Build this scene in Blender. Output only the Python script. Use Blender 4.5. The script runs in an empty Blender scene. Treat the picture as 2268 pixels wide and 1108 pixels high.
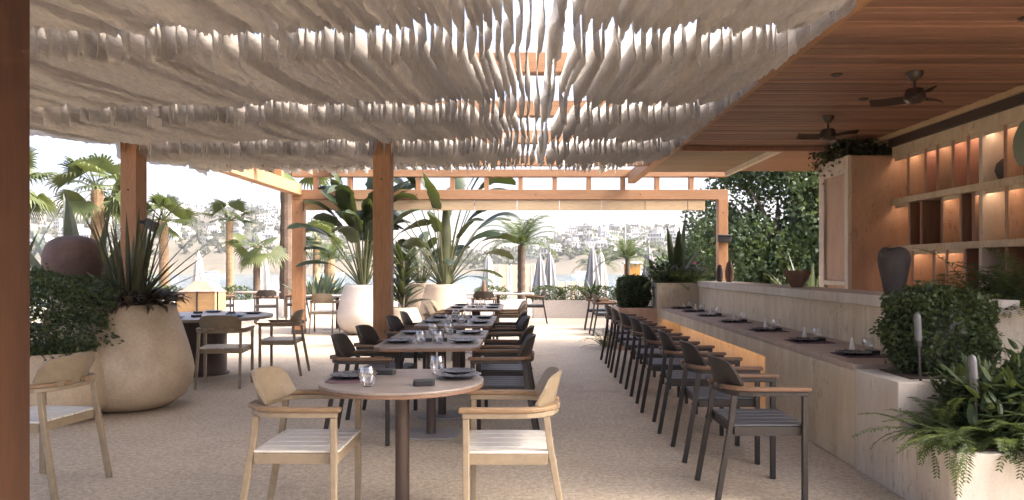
import bpy, math, random
import numpy as np
from mathutils import Vector, Matrix

R = math.radians
random.seed(7)
rng = np.random.default_rng(7)
sc = bpy.context.scene
COL = sc.collection

# ------------------------------------------------------------------ camera
cam_d = bpy.data.cameras.new('camera')
cam = bpy.data.objects.new('camera', cam_d)
COL.objects.link(cam)
cam.location = (0, 0, 1.34)
cam.rotation_euler = (R(90), 0, 0)
cam_d.lens = 26.2
cam_d.sensor_width = 36
cam_d.shift_x = -0.0137
cam_d.shift_y = 0.0172
cam_d.clip_end = 12000
sc.camera = cam

# ------------------------------------------------------------------ sky, sun, exposure
SUN_EL, SUN_AZ = 42.0, 97.0        # azimuth clockwise from +Y (north): 90 = from +X
w = bpy.data.worlds.new('World')
sc.world = w
w.use_nodes = True
nt = w.node_tree
bg = nt.nodes['Background']
sky = nt.nodes.new('ShaderNodeTexSky')
sky.sky_type = 'NISHITA'
sky.sun_disc = False
sky.sun_elevation = R(SUN_EL)
sky.sun_rotation = R(SUN_AZ)
sky.air_density = 0.45
sky.dust_density = 8.0
sky.ozone_density = 1.2
nt.links.new(sky.outputs[0], bg.inputs[0])
bg.inputs[1].default_value = 0.15

sd = bpy.data.lights.new('sun', 'SUN')
sun = bpy.data.objects.new('sun', sd)
COL.objects.link(sun)
sd.energy = 1.05
sd.angle = R(10)
sd.color = (1.0, 0.93, 0.82)
to_sun = Vector((math.sin(R(SUN_AZ)) * math.cos(R(SUN_EL)), math.cos(R(SUN_AZ)) * math.cos(R(SUN_EL)), math.sin(R(SUN_EL))))
sun.rotation_euler = to_sun.to_track_quat('Z', 'Y').to_euler()
sun.location = to_sun * 60

sc.view_settings.view_transform = 'Standard'
sc.view_settings.look = 'None'
sc.view_settings.exposure = 2.65
sc.view_settings.gamma = 1.0
sc.view_settings.use_curve_mapping = False
sc.render.engine = 'CYCLES'
sc.cycles.use_denoising = True
sc.cycles.max_bounces = 9
sc.cycles.diffuse_bounces = 5
sc.cycles.glossy_bounces = 3
sc.cycles.transmission_bounces = 6
sc.cycles.transparent_max_bounces = 8
sc.cycles.caustics_reflective = False
sc.cycles.caustics_refractive = False
sc.cycles.sample_clamp_indirect = 6.0

# ------------------------------------------------------------------ materials
MATS = {}


def _nodes(name):
    m = bpy.data.materials.new(name)
    m.use_nodes = True
    n = m.node_tree
    return m, n, n.nodes['Principled BSDF']


def _coords(n, space, scale):
    if space == 'world':
        g = n.nodes.new('ShaderNodeNewGeometry')
        src = g.outputs['Position']
    else:
        g = n.nodes.new('ShaderNodeTexCoord')
        src = g.outputs['Object']
    mp = n.nodes.new('ShaderNodeMapping')
    mp.inputs['Scale'].default_value = scale
    n.links.new(src, mp.inputs['Vector'])
    return mp.outputs[0]


def _noise(n, vec, scale, detail=4, rough=0.55):
    t = n.nodes.new('ShaderNodeTexNoise')
    t.inputs['Scale'].default_value = scale
    t.inputs['Detail'].default_value = detail
    t.inputs['Roughness'].default_value = rough
    n.links.new(vec, t.inputs['Vector'])
    return t.outputs['Fac']


def _ramp(n, fac, stops):
    r = n.nodes.new('ShaderNodeValToRGB')
    e = r.color_ramp.elements
    while len(e) < len(stops):
        e.new(0.5)
    for i, (p, c) in enumerate(stops):
        e[i].position = p
        e[i].color = (*c, 1)
    n.links.new(fac, r.inputs[0])
    return r.outputs[0]


def _mix(n, fac, a, b, mode='MIX'):
    x = n.nodes.new('ShaderNodeMix')
    x.data_type = 'RGBA'
    x.blend_type = mode
    for v, i in ((fac, 0), (a, 6), (b, 7)):
        if hasattr(v, 'is_linked'):
            n.links.new(v, x.inputs[i])
        elif i == 0:
            x.inputs[0].default_value = v
        else:
            x.inputs[i].default_value = (*v, 1)
    return x.outputs[2]


def _bump(n, p, fac, strength, dist=0.01):
    b = n.nodes.new('ShaderNodeBump')
    b.inputs['Strength'].default_value = strength
    b.inputs['Distance'].default_value = dist
    n.links.new(fac, b.inputs['Height'])
    n.links.new(b.outputs[0], p.inputs['Normal'])


def _random_tint(n, col, amount):
    """a slight value change from object to object"""
    oi = n.nodes.new('ShaderNodeObjectInfo')
    hs = n.nodes.new('ShaderNodeHueSaturation')
    mr = n.nodes.new('ShaderNodeMapRange')
    mr.inputs['To Min'].default_value = 1 - amount
    mr.inputs['To Max'].default_value = 1 + amount
    n.links.new(oi.outputs['Random'], mr.inputs['Value'])
    n.links.new(mr.outputs[0], hs.inputs['Value'])
    n.links.new(col, hs.inputs['Color'])
    return hs.outputs[0]


def mottled(name, c1, c2, rough=0.7, scale=8, stretch=(1, 1, 1), space='obj', bump=0.15, fine=60, tint=0.0, spec=0.4, lo=0.3, hi=0.7, metallic=0.0):
    m, n, p = _nodes(name)
    v = _coords(n, space, stretch)
    f = _noise(n, v, scale, 6, 0.6)
    col = _ramp(n, f, [(lo, c1), (hi, c2)])
    f2 = _noise(n, v, fine, 3, 0.6)
    col = _mix(n, 0.25, col, _ramp(n, f2, [(0.3, tuple(x * 0.7 for x in c1)), (0.7, c2)]))
    if tint:
        col = _random_tint(n, col, tint)
    n.links.new(col, p.inputs['Base Color'])
    p.inputs['Roughness'].default_value = rough
    p.inputs['Specular IOR Level'].default_value = spec
    p.inputs['Metallic'].default_value = metallic
    if bump:
        _bump(n, p, f2, bump, 0.004)
    MATS[name] = m
    return m


def wood(name, c1, c2, axis, rough=0.55, tint=0.12, space='obj', scale=9):
    st = {'x': (0.09, 1, 1), 'y': (1, 0.09, 1), 'z': (1, 1, 0.09)}[axis]
    m, n, p = _nodes(name)
    v = _coords(n, space, st)
    f = _noise(n, v, scale, 8, 0.62)
    col = _ramp(n, f, [(0.28, c1), (0.5, tuple((a + b) / 2 for a, b in zip(c1, c2))), (0.72, c2)])
    f2 = _noise(n, v, scale * 9, 3, 0.5)
    col = _mix(n, 0.3, col, _ramp(n, f2, [(0.3, tuple(x * 0.6 for x in c1)), (0.65, c2)]))
    # knots
    vo = n.nodes.new('ShaderNodeTexVoronoi')
    vo.inputs['Scale'].default_value = 1.6
    n.links.new(v, vo.inputs['Vector'])
    kn = _ramp(n, vo.outputs['Distance'], [(0.03, (1, 1, 1)), (0.07, (0, 0, 0))])
    col = _mix(n, kn, col, tuple(x * 0.35 for x in c1))
    if tint:
        col = _random_tint(n, col, tint)
    n.links.new(col, p.inputs['Base Color'])
    p.inputs['Roughness'].default_value = rough
    p.inputs['Specular IOR Level'].default_value = 0.35
    _bump(n, p, f2, 0.2, 0.003)
    MATS[name] = m
    return m


def leafmat(name, c1, c2, rough=0.5, trans=0.25, scale=5, tint=0.15, spec=0.4):
    m, n, p = _nodes(name)
    v = _coords(n, 'world', (1, 1, 1))
    f = _noise(n, v, scale, 4, 0.6)
    col = _ramp(n, f, [(0.3, c1), (0.7, c2)])
    if tint:
        col = _random_tint(n, col, tint)
    n.links.new(col, p.inputs['Base Color'])
    p.inputs['Roughness'].default_value = rough
    p.inputs['Specular IOR Level'].default_value = spec
    tr = n.nodes.new('ShaderNodeBsdfTranslucent')
    n.links.new(_mix(n, 0.5, col, (0.25, 0.32, 0.05)), tr.inputs['Color'])
    mx = n.nodes.new('ShaderNodeMixShader')
    mx.inputs[0].default_value = trans
    n.links.new(p.outputs[0], mx.inputs[1])
    n.links.new(tr.outputs[0], mx.inputs[2])
    n.links.new(mx.outputs[0], n.nodes['Material Output'].inputs['Surface'])
    MATS[name] = m
    return m


def plain(name, c, rough=0.5, metallic=0.0, spec=0.5, emit=None, strength=0):
    m, n, p = _nodes(name)
    v = _coords(n, 'obj', (1, 1, 1))
    f = _noise(n, v, 22, 4, 0.6)
    col = _ramp(n, f, [(0.3, tuple(x * 0.86 for x in c)), (0.7, tuple(min(1, x * 1.1) for x in c))])
    n.links.new(col, p.inputs['Base Color'])
    rr = n.nodes.new('ShaderNodeMapRange')
    rr.inputs['To Min'].default_value = max(0.03, rough - 0.07)
    rr.inputs['To Max'].default_value = min(1, rough + 0.07)
    n.links.new(f, rr.inputs['Value'])
    n.links.new(rr.outputs[0], p.inputs['Roughness'])
    p.inputs['Metallic'].default_value = metallic
    p.inputs['Specular IOR Level'].default_value = spec
    if emit:
        p.inputs['Emission Color'].default_value = (*emit, 1)
        p.inputs['Emission Strength'].default_value = strength
    MATS[name] = m
    return m


# floor: washed aggregate concrete
m, n, p = _nodes('aggregate')
v = _coords(n, 'world', (1, 1, 1))
big = _noise(n, v, 0.55, 5, 0.6)
mid = _noise(n, v, 3.2, 6, 0.65)
fine = _noise(n, v, 120, 3, 0.75)
vor = n.nodes.new('ShaderNodeTexVoronoi')
vor.inputs['Scale'].default_value = 95
n.links.new(v, vor.inputs['Vector'])
c = _ramp(n, big, [(0.3, (0.375, 0.295, 0.19)), (0.7, (0.50, 0.42, 0.295))])
c = _mix(n, 0.5, c, _ramp(n, mid, [(0.32, (0.255, 0.19, 0.122)), (0.7, (0.585, 0.49, 0.355))]))
c = _mix(n, 0.3, c, _ramp(n, vor.outputs['Color'], [(0.15, (0.14, 0.105, 0.08)), (0.85, (0.68, 0.58, 0.48))]))
c = _mix(n, 0.25, c, _ramp(n, fine, [(0.35, (0.18, 0.135, 0.10)), (0.65, (0.62, 0.53, 0.43))]))
clump = _noise(n, v, 30, 4, 0.7)
c = _mix(n, 0.38, c, _ramp(n, clump, [(0.36, (0.165, 0.122, 0.08)), (0.64, (0.64, 0.55, 0.415))]))
stn = _noise(n, _coords(n, 'world', (1, 0.6, 1)), 1.15, 7, 0.72)
c = _mix(n, _ramp(n, stn, [(0.55, (0, 0, 0)), (0.70, (0.45, 0.45, 0.45))]), c, (0.20, 0.145, 0.105))
n.links.new(c, p.inputs['Base Color'])
p.inputs['Roughness'].default_value = 0.72
p.inputs['Specular IOR Level'].default_value = 0.35
_bump(n, p, fine, 0.35, 0.004)
MATS['aggregate'] = m


def travertine(name, c1, c2, cd):
    m, n, p = _nodes(name)
    v = _coords(n, 'world', (1, 1, 1))
    vs = _coords(n, 'world', (2.2, 2.2, 0.55))
    f = _noise(n, vs, 2.6, 7, 0.65)
    col = _ramp(n, f, [(0.3, c1), (0.62, c2)])
    f2 = _noise(n, _coords(n, 'world', (1, 1, 0.35)), 26, 6, 0.75)
    pit = _ramp(n, f2, [(0.54, (0, 0, 0)), (0.64, (1, 1, 1))])
    cl = _noise(n, v, 1.7, 3, 0.5)
    pitm = _mix(n, 1.0, pit, _ramp(n, cl, [(0.36, (0, 0, 0)), (0.58, (1, 1, 1))]), 'MULTIPLY')
    col = _mix(n, _mix(n, 1.0, pitm, (0.85, 0.85, 0.85), 'MULTIPLY'), col, cd)
    bl = _noise(n, v, 1.1, 5, 0.6)
    col = _mix(n, _ramp(n, bl, [(0.5, (0, 0, 0)), (0.68, (0.4, 0.4, 0.4))]), col, tuple(0.5 * (x + 0.42) for x in c1))
    f3 = _noise(n, v, 70, 4, 0.6)
    col = _mix(n, 0.2, col, _ramp(n, f3, [(0.3, tuple(x * 0.7 for x in c1)), (0.7, c2)]))
    n.links.new(col, p.inputs['Base Color'])
    p.inputs['Roughness'].default_value = 0.6
    p.inputs['Specular IOR Level'].default_value = 0.35
    _bump(n, p, f2, 0.18, 0.004)
    MATS[name] = m


travertine('travertine', (0.49, 0.385, 0.25), (0.67, 0.58, 0.44), (0.23, 0.155, 0.095))
travertine('travertine_warm', (0.36, 0.225, 0.15), (0.50, 0.34, 0.24), (0.21, 0.12, 0.07))
travertine('counter_stone', (0.33, 0.245, 0.185), (0.45, 0.355, 0.285), (0.17, 0.12, 0.09))
travertine('travertine_pale', (0.46, 0.40, 0.325), (0.63, 0.575, 0.50), (0.25, 0.19, 0.13))
mottled('terracotta_panel', (0.37, 0.19, 0.145), (0.50, 0.285, 0.22), 0.7, 6, (1, 1, 0.3), 'world')
wood('beam_wood_x', (0.26, 0.128, 0.06), (0.43, 0.245, 0.13), 'x')
wood('beam_wood_y', (0.26, 0.128, 0.06), (0.43, 0.245, 0.13), 'y')
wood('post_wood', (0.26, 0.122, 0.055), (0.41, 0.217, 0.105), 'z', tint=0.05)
wood('shaded_post_wood', (0.026, 0.010, 0.0045), (0.060, 0.024, 0.010), 'z', tint=0.0)  # same timber as the other posts, shade put into a darker colour
wood('ceiling_wood', (0.165, 0.082, 0.054), (0.29, 0.158, 0.105), 'x', rough=0.5, tint=0.3, space='world', scale=6)
wood('ceiling_wood_pale', (0.15, 0.10, 0.06), (0.24, 0.17, 0.105), 'x', tint=0.1, space='world', scale=6)
wood('fascia_wood', (0.42, 0.30, 0.17), (0.56, 0.42, 0.26), 'x', tint=0.06)
wood('shelf_wood', (0.22, 0.115, 0.074), (0.35, 0.19, 0.125), 'z', tint=0.15)
wood('teak_pale', (0.16, 0.10, 0.053), (0.255, 0.167, 0.095), 'x', rough=0.5, tint=0.08, scale=14)
wood('teak_dark', (0.11, 0.060, 0.034), (0.19, 0.108, 0.062), 'x', rough=0.5, tint=0.08, scale=14)
wood('crate_wood', (0.36, 0.21, 0.09), (0.52, 0.34, 0.17), 'x')
wood('table_wood', (0.19, 0.155, 0.132), (0.28, 0.235, 0.203), 'x', rough=0.36, tint=0.05, scale=7)  # brown wood; sky reflection put into the colour, greyer and lighter than the edge
wood('table_edge_wood', (0.13, 0.075, 0.05), (0.22, 0.13, 0.085), 'x', rough=0.45, tint=0.05, scale=7)
wood('table_wood_pale', (0.33, 0.29, 0.25), (0.46, 0.41, 0.36), 'x', rough=0.45, tint=0.05, scale=7)
plain('beige_metal', (0.235, 0.183, 0.122), 0.42)
plain('pale_slat', (0.55, 0.515, 0.45), 0.42)
plain('dark_metal', (0.030, 0.024, 0.021), 0.48, spec=0.35)
plain('dark_slat', (0.045, 0.045, 0.050), 0.42)
plain('table_leg_metal', (0.055, 0.034, 0.026), 0.45)
plain('grey_base_metal', (0.24, 0.225, 0.21), 0.4)
plain('black_metal', (0.018, 0.017, 0.017), 0.4)
plain('fan_brown', (0.045, 0.028, 0.022), 0.4)
mottled('pot_beige', (0.27, 0.20, 0.13), (0.54, 0.43, 0.305), 0.5, 1.7, bump=0.12, fine=45)
mottled('pot_white', (0.42, 0.375, 0.335), (0.56, 0.51, 0.46), 0.65, 2.6, bump=0.12, fine=45)
mottled('pot_tan', (0.42, 0.33, 0.24), (0.56, 0.46, 0.35), 0.65, 2.6, bump=0.12)
mottled('urn_clay', (0.085, 0.052, 0.042), (0.16, 0.10, 0.08), 0.75, 4.5, bump=0.5, fine=28)
mottled('dark_clay', (0.045, 0.036, 0.034), (0.085, 0.070, 0.064), 0.75, 9, bump=0.5, fine=70)
mottled('brown_clay', (0.10, 0.055, 0.036), (0.18, 0.105, 0.07), 0.75, 9, bump=0.5, fine=70)
mottled('pale_clay', (0.45, 0.38, 0.30), (0.58, 0.5, 0.42), 0.75, 9, bump=0.4, fine=70)
mottled('soil', (0.03, 0.02, 0.013), (0.075, 0.05, 0.033), 0.95, 25, bump=0.8, fine=90)
plain('plate', (0.030, 0.033, 0.042), 0.28)
plain('coaster', (0.020, 0.019, 0.019), 0.45)
mottled('placemat', (0.10, 0.052, 0.062), (0.16, 0.09, 0.10), 0.85, 30, fine=160)
plain('white_wax', (0.80, 0.76, 0.69), 0.5)
plain('frosted_white', (0.10, 0.10, 0.105), 0.45)
plain('white_paint', (0.74, 0.71, 0.665), 0.7)
plain('grey_wall', (0.46, 0.41, 0.37), 0.75)
mottled('house_white', (0.30, 0.29, 0.275), (0.46, 0.45, 0.43), 0.8, 0.3, bump=0, tint=0.12)
mottled('house_stone', (0.20, 0.17, 0.14), (0.30, 0.26, 0.22), 0.8, 0.3, bump=0, tint=0.15)
plain('window_dark', (0.07, 0.08, 0.095), 0.25)
mottled('terrain', (0.055, 0.05, 0.034), (0.13, 0.11, 0.078), 0.95, 0.03, (1, 1, 1), 'world', bump=0, fine=0.25)
mottled('mountain', (0.10, 0.095, 0.08), (0.16, 0.145, 0.12), 0.95, 0.004, (1, 1, 1), 'world', bump=0, fine=0.03)
mottled('umbrella_white', (0.36, 0.345, 0.325), (0.48, 0.465, 0.44), 0.8, 3, bump=0.1)
mottled('umbrella_grey', (0.16, 0.16, 0.165), (0.25, 0.25, 0.255), 0.8, 3, bump=0.1)
plain('kiosk_orange', (0.50, 0.24, 0.05), 0.6)
plain('lounger_canvas', (0.62, 0.50, 0.38), 0.8)
plain('boat_white', (0.78, 0.78, 0.78), 0.35)
plain('flower', (0.45, 0.05, 0.16), 0.6)
plain('led_warm', (0.9, 0.8, 0.6), 0.5, emit=(1.0, 0.67, 0.46), strength=3.4)
plain('led_bar', (0.9, 0.8, 0.6), 0.5, emit=(1.0, 0.58, 0.30), strength=2.2)
mottled('palm_trunk', (0.20, 0.125, 0.07), (0.40, 0.27, 0.155), 0.9, 7, (1, 1, 2.5), 'obj', bump=0.6, fine=30)
mottled('palm_trunk_dark', (0.07, 0.05, 0.035), (0.15, 0.10, 0.07), 0.9, 9, (1, 1, 2.5), 'obj', bump=0.6, fine=30)
mottled('bark', (0.10, 0.075, 0.05), (0.20, 0.155, 0.11), 0.9, 9, (1, 1, 0.4), 'obj', bump=0.6, fine=40)
leafmat('leaf_box', (0.012, 0.024, 0.010), (0.075, 0.100, 0.038), 0.5, 0.15, 16, spec=0.25)
leafmat('leaf_fern', (0.032, 0.056, 0.016), (0.11, 0.145, 0.042), 0.5, 0.25)
leafmat('leaf_grey', (0.10, 0.125, 0.10), (0.19, 0.215, 0.18), 0.55, 0.1)
leafmat('leaf_bluegreen', (0.040, 0.060, 0.048), (0.10, 0.135, 0.105), 0.5, 0.12, 3.0, 0.25)
leafmat('leaf_strelitzia', (0.009, 0.018, 0.009), (0.030, 0.046, 0.021), 0.36, 0.10, 2.0, 0.3)
leafmat('leaf_stalk', (0.065, 0.080, 0.035), (0.15, 0.155, 0.075), 0.5, 0.08, 3.0, 0.3)
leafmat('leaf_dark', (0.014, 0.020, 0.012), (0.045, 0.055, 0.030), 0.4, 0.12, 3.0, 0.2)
leafmat('leaf_bronze', (0.030, 0.016, 0.015), (0.075, 0.045, 0.038), 0.45, 0.12, 6.0, 0.2)
leafmat('leaf_flax', (0.040, 0.038, 0.024), (0.115, 0.11, 0.062), 0.45, 0.12, 3.0, 0.35)
leafmat('leaf_palm', (0.038, 0.056, 0.020), (0.105, 0.122, 0.045), 0.5, 0.22, 1.5, 0.25)
leafmat('leaf_date', (0.030, 0.055, 0.025), (0.085, 0.115, 0.055), 0.5, 0.25, 1.5, 0.25)
leafmat('leaf_tree', (0.026, 0.055, 0.024), (0.125, 0.175, 0.075), 0.5, 0.2, 0.9, 0.1)
leafmat('leaf_hill', (0.020, 0.026, 0.015), (0.05, 0.056, 0.032), 0.8, 0.1, 0.02, 0.1)
leafmat('leaf_olive', (0.055, 0.070, 0.050), (0.12, 0.14, 0.10), 0.6, 0.15, 2.0, 0.1)

# canopy fabric: thin felted ribbon that lets light through
m, n, p = _nodes('ribbon_fabric')
v = _coords(n, 'world', (1.0, 0.22, 1.0))
f = _noise(n, v, 26, 6, 0.7)
col = _ramp(n, f, [(0.30, (0.185, 0.162, 0.138)), (0.70, (0.52, 0.475, 0.42))])
f2 = _noise(n, _coords(n, 'world', (1, 0.12, 1)), 110, 4, 0.65)
col = _mix(n, 0.35, col, _ramp(n, f2, [(0.35, (0.12, 0.10, 0.08)), (0.65, (0.52, 0.475, 0.425))]))
col = _random_tint(n, col, 0.16)
n.links.new(col, p.inputs['Base Color'])
p.inputs['Roughness'].default_value = 0.9
p.inputs['Specular IOR Level'].default_value = 0.1
_bump(n, p, f2, 0.3, 0.003)
tr = n.nodes.new('ShaderNodeBsdfTranslucent')
n.links.new(_mix(n, 0.6, col, (0.80, 0.775, 0.735)), tr.inputs['Color'])
mx = n.nodes.new('ShaderNodeMixShader')
mx.inputs[0].default_value = 0.56
n.links.new(p.outputs[0], mx.inputs[1])
n.links.new(tr.outputs[0], mx.inputs[2])
n.links.new(mx.outputs[0], n.nodes['Material Output'].inputs['Surface'])
MATS['ribbon_fabric'] = m

# drinking glass
m, n, p = _nodes('glass')
p.inputs['Base Color'].default_value = (0.97, 0.98, 0.98, 1)
p.inputs['Roughness'].default_value = 0.02
p.inputs['IOR'].default_value = 1.45
gl = n.nodes.new('ShaderNodeBsdfGlossy')
gl.inputs['Roughness'].default_value = 0.03
tp = n.nodes.new('ShaderNodeBsdfTransparent')
lw = n.nodes.new('ShaderNodeLayerWeight')
lw.inputs[0].default_value = 0.35
mr = n.nodes.new('ShaderNodeMapRange')
mr.inputs['To Min'].default_value = 0.06
mr.inputs['To Max'].default_value = 0.75
n.links.new(lw.outputs['Facing'], mr.inputs['Value'])
mx = n.nodes.new('ShaderNodeMixShader')
n.links.new(mr.outputs[0], mx.inputs[0])
n.links.new(tp.outputs[0], mx.inputs[1])
n.links.new(gl.outputs[0], mx.inputs[2])
n.links.new(mx.outputs[0], n.nodes['Material Output'].inputs['Surface'])
MATS['glass'] = m

# sea
m, n, p = _nodes('sea')
p.inputs['Base Color'].default_value = (0.06, 0.12, 0.16, 1)
p.inputs['Roughness'].default_value = 0.12
f = _noise(n, _coords(n, 'world', (1, 0.4, 1)), 0.35, 4, 0.6)
_bump(n, p, f, 0.4, 0.4)
MATS['sea'] = m


# ------------------------------------------------------------------ mesh helpers
class MB:
    def __init__(s):
        s.v = []
        s.f = []
        s.mi = []
        s.cur = 0

    def add(s, vs, fs):
        o = len(s.v)
        s.v.extend([tuple(x) for x in vs])
        s.f.extend([tuple(i + o for i in f) for f in fs])
        s.mi.extend([s.cur] * len(fs))

    def box(s, x0, x1, y0, y1, z0, z1):
        s.add([(x0, y0, z0), (x1, y0, z0), (x1, y1, z0), (x0, y1, z0), (x0, y0, z1), (x1, y0, z1), (x1, y1, z1), (x0, y1, z1)],
              [(0, 3, 2, 1), (4, 5, 6, 7), (0, 1, 5, 4), (1, 2, 6, 5), (2, 3, 7, 6), (3, 0, 4, 7)])
        return s

    def prism(s, pts, z0, z1):
        k = len(pts)
        s.add([(x, y, z0) for x, y in pts] + [(x, y, z1) for x, y in pts],
              [tuple(range(k - 1, -1, -1)), tuple(range(k, 2 * k))] + [(i, (i + 1) % k, k + (i + 1) % k, k + i) for i in range(k)])
        return s

    def lathe(s, prof, n=24, c=(0, 0, 0), squash=1.0):
        vs, fs = [], []
        for r, z in prof:
            for i in range(n):
                a = 2 * math.pi * i / n
                vs.append((c[0] + r * math.cos(a), c[1] + r * math.sin(a) * squash, c[2] + z))
        for j in range(len(prof) - 1):
            for i in range(n):
                k = (i + 1) % n
                fs.append((j * n + i, j * n + k, (j + 1) * n + k, (j + 1) * n + i))
        fs.append(tuple(range(n - 1, -1, -1)))
        fs.append(tuple((len(prof) - 1) * n + i for i in range(n)))
        s.add(vs, fs)
        return s

    def tube(s, path, rad, n=8):
        path = [Vector(q) for q in path]
        if not hasattr(rad, '__len__'):
            rad = [rad] * len(path)
        vs, fs = [], []
        for i, q in enumerate(path):
            t = (path[min(i + 1, len(path) - 1)] - path[max(i - 1, 0)]).normalized()
            u = t.cross(Vector((0, 0, 1)))
            if u.length < 0.05:
                u = t.cross(Vector((1, 0, 0)))
            u.normalize()
            w_ = u.cross(t)
            for k in range(n):
                a = 2 * math.pi * k / n
                vs.append(q + (u * math.cos(a) + w_ * math.sin(a)) * rad[i])
        for j in range(len(path) - 1):
            for k in range(n):
                l = (k + 1) % n
                fs.append((j * n + k, j * n + l, (j + 1) * n + l, (j + 1) * n + k))
        fs.append(tuple(range(n - 1, -1, -1)))
        fs.append(tuple((len(path) - 1) * n + k for k in range(n)))
        s.add(vs, fs)
        return s

    def sweep(s, path, w_, h, up=(0, 0, 1)):
        """rectangular bar along a path; w_ across, h along up"""
        path = [Vector(q) for q in path]
        up = Vector(up)
        vs, fs = [], []
        for i, q in enumerate(path):
            t = (path[min(i + 1, len(path) - 1)] - path[max(i - 1, 0)]).normalized()
            u = t.cross(up).normalized()
            x = u.cross(t).normalized()
            for a, b in ((-1, -1), (1, -1), (1, 1), (-1, 1)):
                vs.append(q + u * a * w_ / 2 + x * b * h / 2)
        for j in range(len(path) - 1):
            for k in range(4):
                l = (k + 1) % 4
                fs.append((j * 4 + k, j * 4 + l, (j + 1) * 4 + l, (j + 1) * 4 + k))
        fs.append((3, 2, 1, 0))
        e = (len(path) - 1) * 4
        fs.append((e, e + 1, e + 2, e + 3))
        s.add(vs, fs)
        return s

    def mesh(s, name):
        me = bpy.data.meshes.new(name)
        me.from_pydata(s.v, [], s.f)
        if any(s.mi):
            me.polygons.foreach_set('material_index', s.mi)
        me.update()
        return me


def link(o, parent=None):
    COL.objects.link(o)
    if parent is not None:
        o.parent = parent
    return o


def build(name, mb, mat, parent=None, bevel=0.0, smooth=False, loc=None, rot=None, seg=2):
    me = mb.mesh(name) if isinstance(mb, MB) else mb
    mats = mat if isinstance(mat, (list, tuple)) else [mat]
    if len(me.materials) == 0:
        for x in mats:
            me.materials.append(MATS[x])
    o = bpy.data.objects.new(name, me)
    link(o, parent)
    if loc:
        o.location = loc
    if rot:
        o.rotation_euler = rot
    if smooth:
        me.polygons.foreach_set('use_smooth', [True] * len(me.polygons))
        if bevel == 0:
            me.set_sharp_from_angle(angle=R(40))
    if bevel:
        b = o.modifiers.new('bevel', 'BEVEL')
        b.width = bevel
        b.segments = seg
        b.limit_method = 'ANGLE'
        b.angle_limit = R(40)
    return o


def tag(o, label=None, cat=None, group=None, kind=None):
    if label:
        o['label'] = label
    if cat:
        o['category'] = cat
    if group:
        o['group'] = group
    if kind:
        o['kind'] = kind
    return o


def thing(name, label, cat, loc=(0, 0, 0), rz=0.0, group=None):
    o = bpy.data.objects.new(name, None)
    o.empty_display_size = 0.2
    link(o)
    o.location = loc
    o.rotation_euler = (0, 0, rz)
    return tag(o, label, cat, group)


def copy_tree(src, parent=None):
    c_ = src.copy()
    COL.objects.link(c_)
    c_.parent = parent
    for ch in src.children:
        copy_tree(ch, c_)
    return c_


def np_mesh(name, V, F):
    """V (n,3), F (m,k) arrays -> mesh, fast"""
    me = bpy.data.meshes.new(name)
    V = np.asarray(V, dtype=np.float32)
    F = np.asarray(F, dtype=np.int32)
    k = F.shape[1]
    me.vertices.add(len(V))
    me.vertices.foreach_set('co', V.ravel())
    me.loops.add(F.size)
    me.loops.foreach_set('vertex_index', F.ravel())
    me.polygons.add(len(F))
    me.polygons.foreach_set('loop_start', np.arange(0, F.size, k, dtype=np.int32))
    me.polygons.foreach_set('loop_total', np.full(len(F), k, dtype=np.int32))
    me.update(calc_edges=True)
    me.validate()
    return me


def leaf_cloud(pos, nrm, length, width, jitter=0.9, fold=0.25):
    """rhombic folded leaves at pos, roughly facing nrm; two quads... each leaf = 2 triangles fans as 2 quads"""
    n_ = len(pos)
    L = length * rng.uniform(0.6, 1.35, (n_, 1))
    W = width * rng.uniform(0.6, 1.3, (n_, 1))
    d = nrm + rng.normal(0, jitter, (n_, 3))
    d /= np.linalg.norm(d, axis=1, keepdims=True) + 1e-9
    a = rng.normal(0, 1, (n_, 3))
    s_ = np.cross(d, a)
    s_ /= np.linalg.norm(s_, axis=1, keepdims=True) + 1e-9
    up = np.cross(s_, d)
    b = pos - d * L * 0.3
    t = pos + d * L * 0.7
    mid = pos + d * L * 0.12
    l = mid - s_ * W + up * W * fold
    r = mid + s_ * W + up * W * fold
    V = np.stack([b, l, t, r, mid], axis=1).reshape(-1, 3)
    base = np.arange(n_) * 5
    F = np.concatenate([np.stack([base, base + 4, base + 1], 1), np.stack([base + 4, base + 2, base + 1], 1),
                        np.stack([base, base + 3, base + 4], 1), np.stack([base + 4, base + 3, base + 2], 1)])
    return V, F


def sample_superbox(n_, size, power=4.0, depth=0.25, lump=0.06):
    """points near the surface of a rounded box (superellipsoid)"""
    d = rng.normal(0, 1, (n_, 3))
    d /= np.linalg.norm(d, axis=1, keepdims=True)
    k = (np.abs(d) ** power).sum(1) ** (-1 / power)
    lum = 1 + lump * (np.sin(d[:, 0] * 7 + 1) * np.sin(d[:, 1] * 6 + 2) + np.sin(d[:, 2] * 9 + d[:, 0] * 5))
    r = (1 - depth * rng.random(n_) ** 2)
    r = np.where(rng.random(n_) < 0.05, 1 + 0.13 * rng.random(n_), r)
    P_ = d * (k * lum * r)[:, None] * np.array(size)
    nn = d / np.array(size)
    nn /= np.linalg.norm(nn, axis=1, keepdims=True)
    return P_, nn


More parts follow.
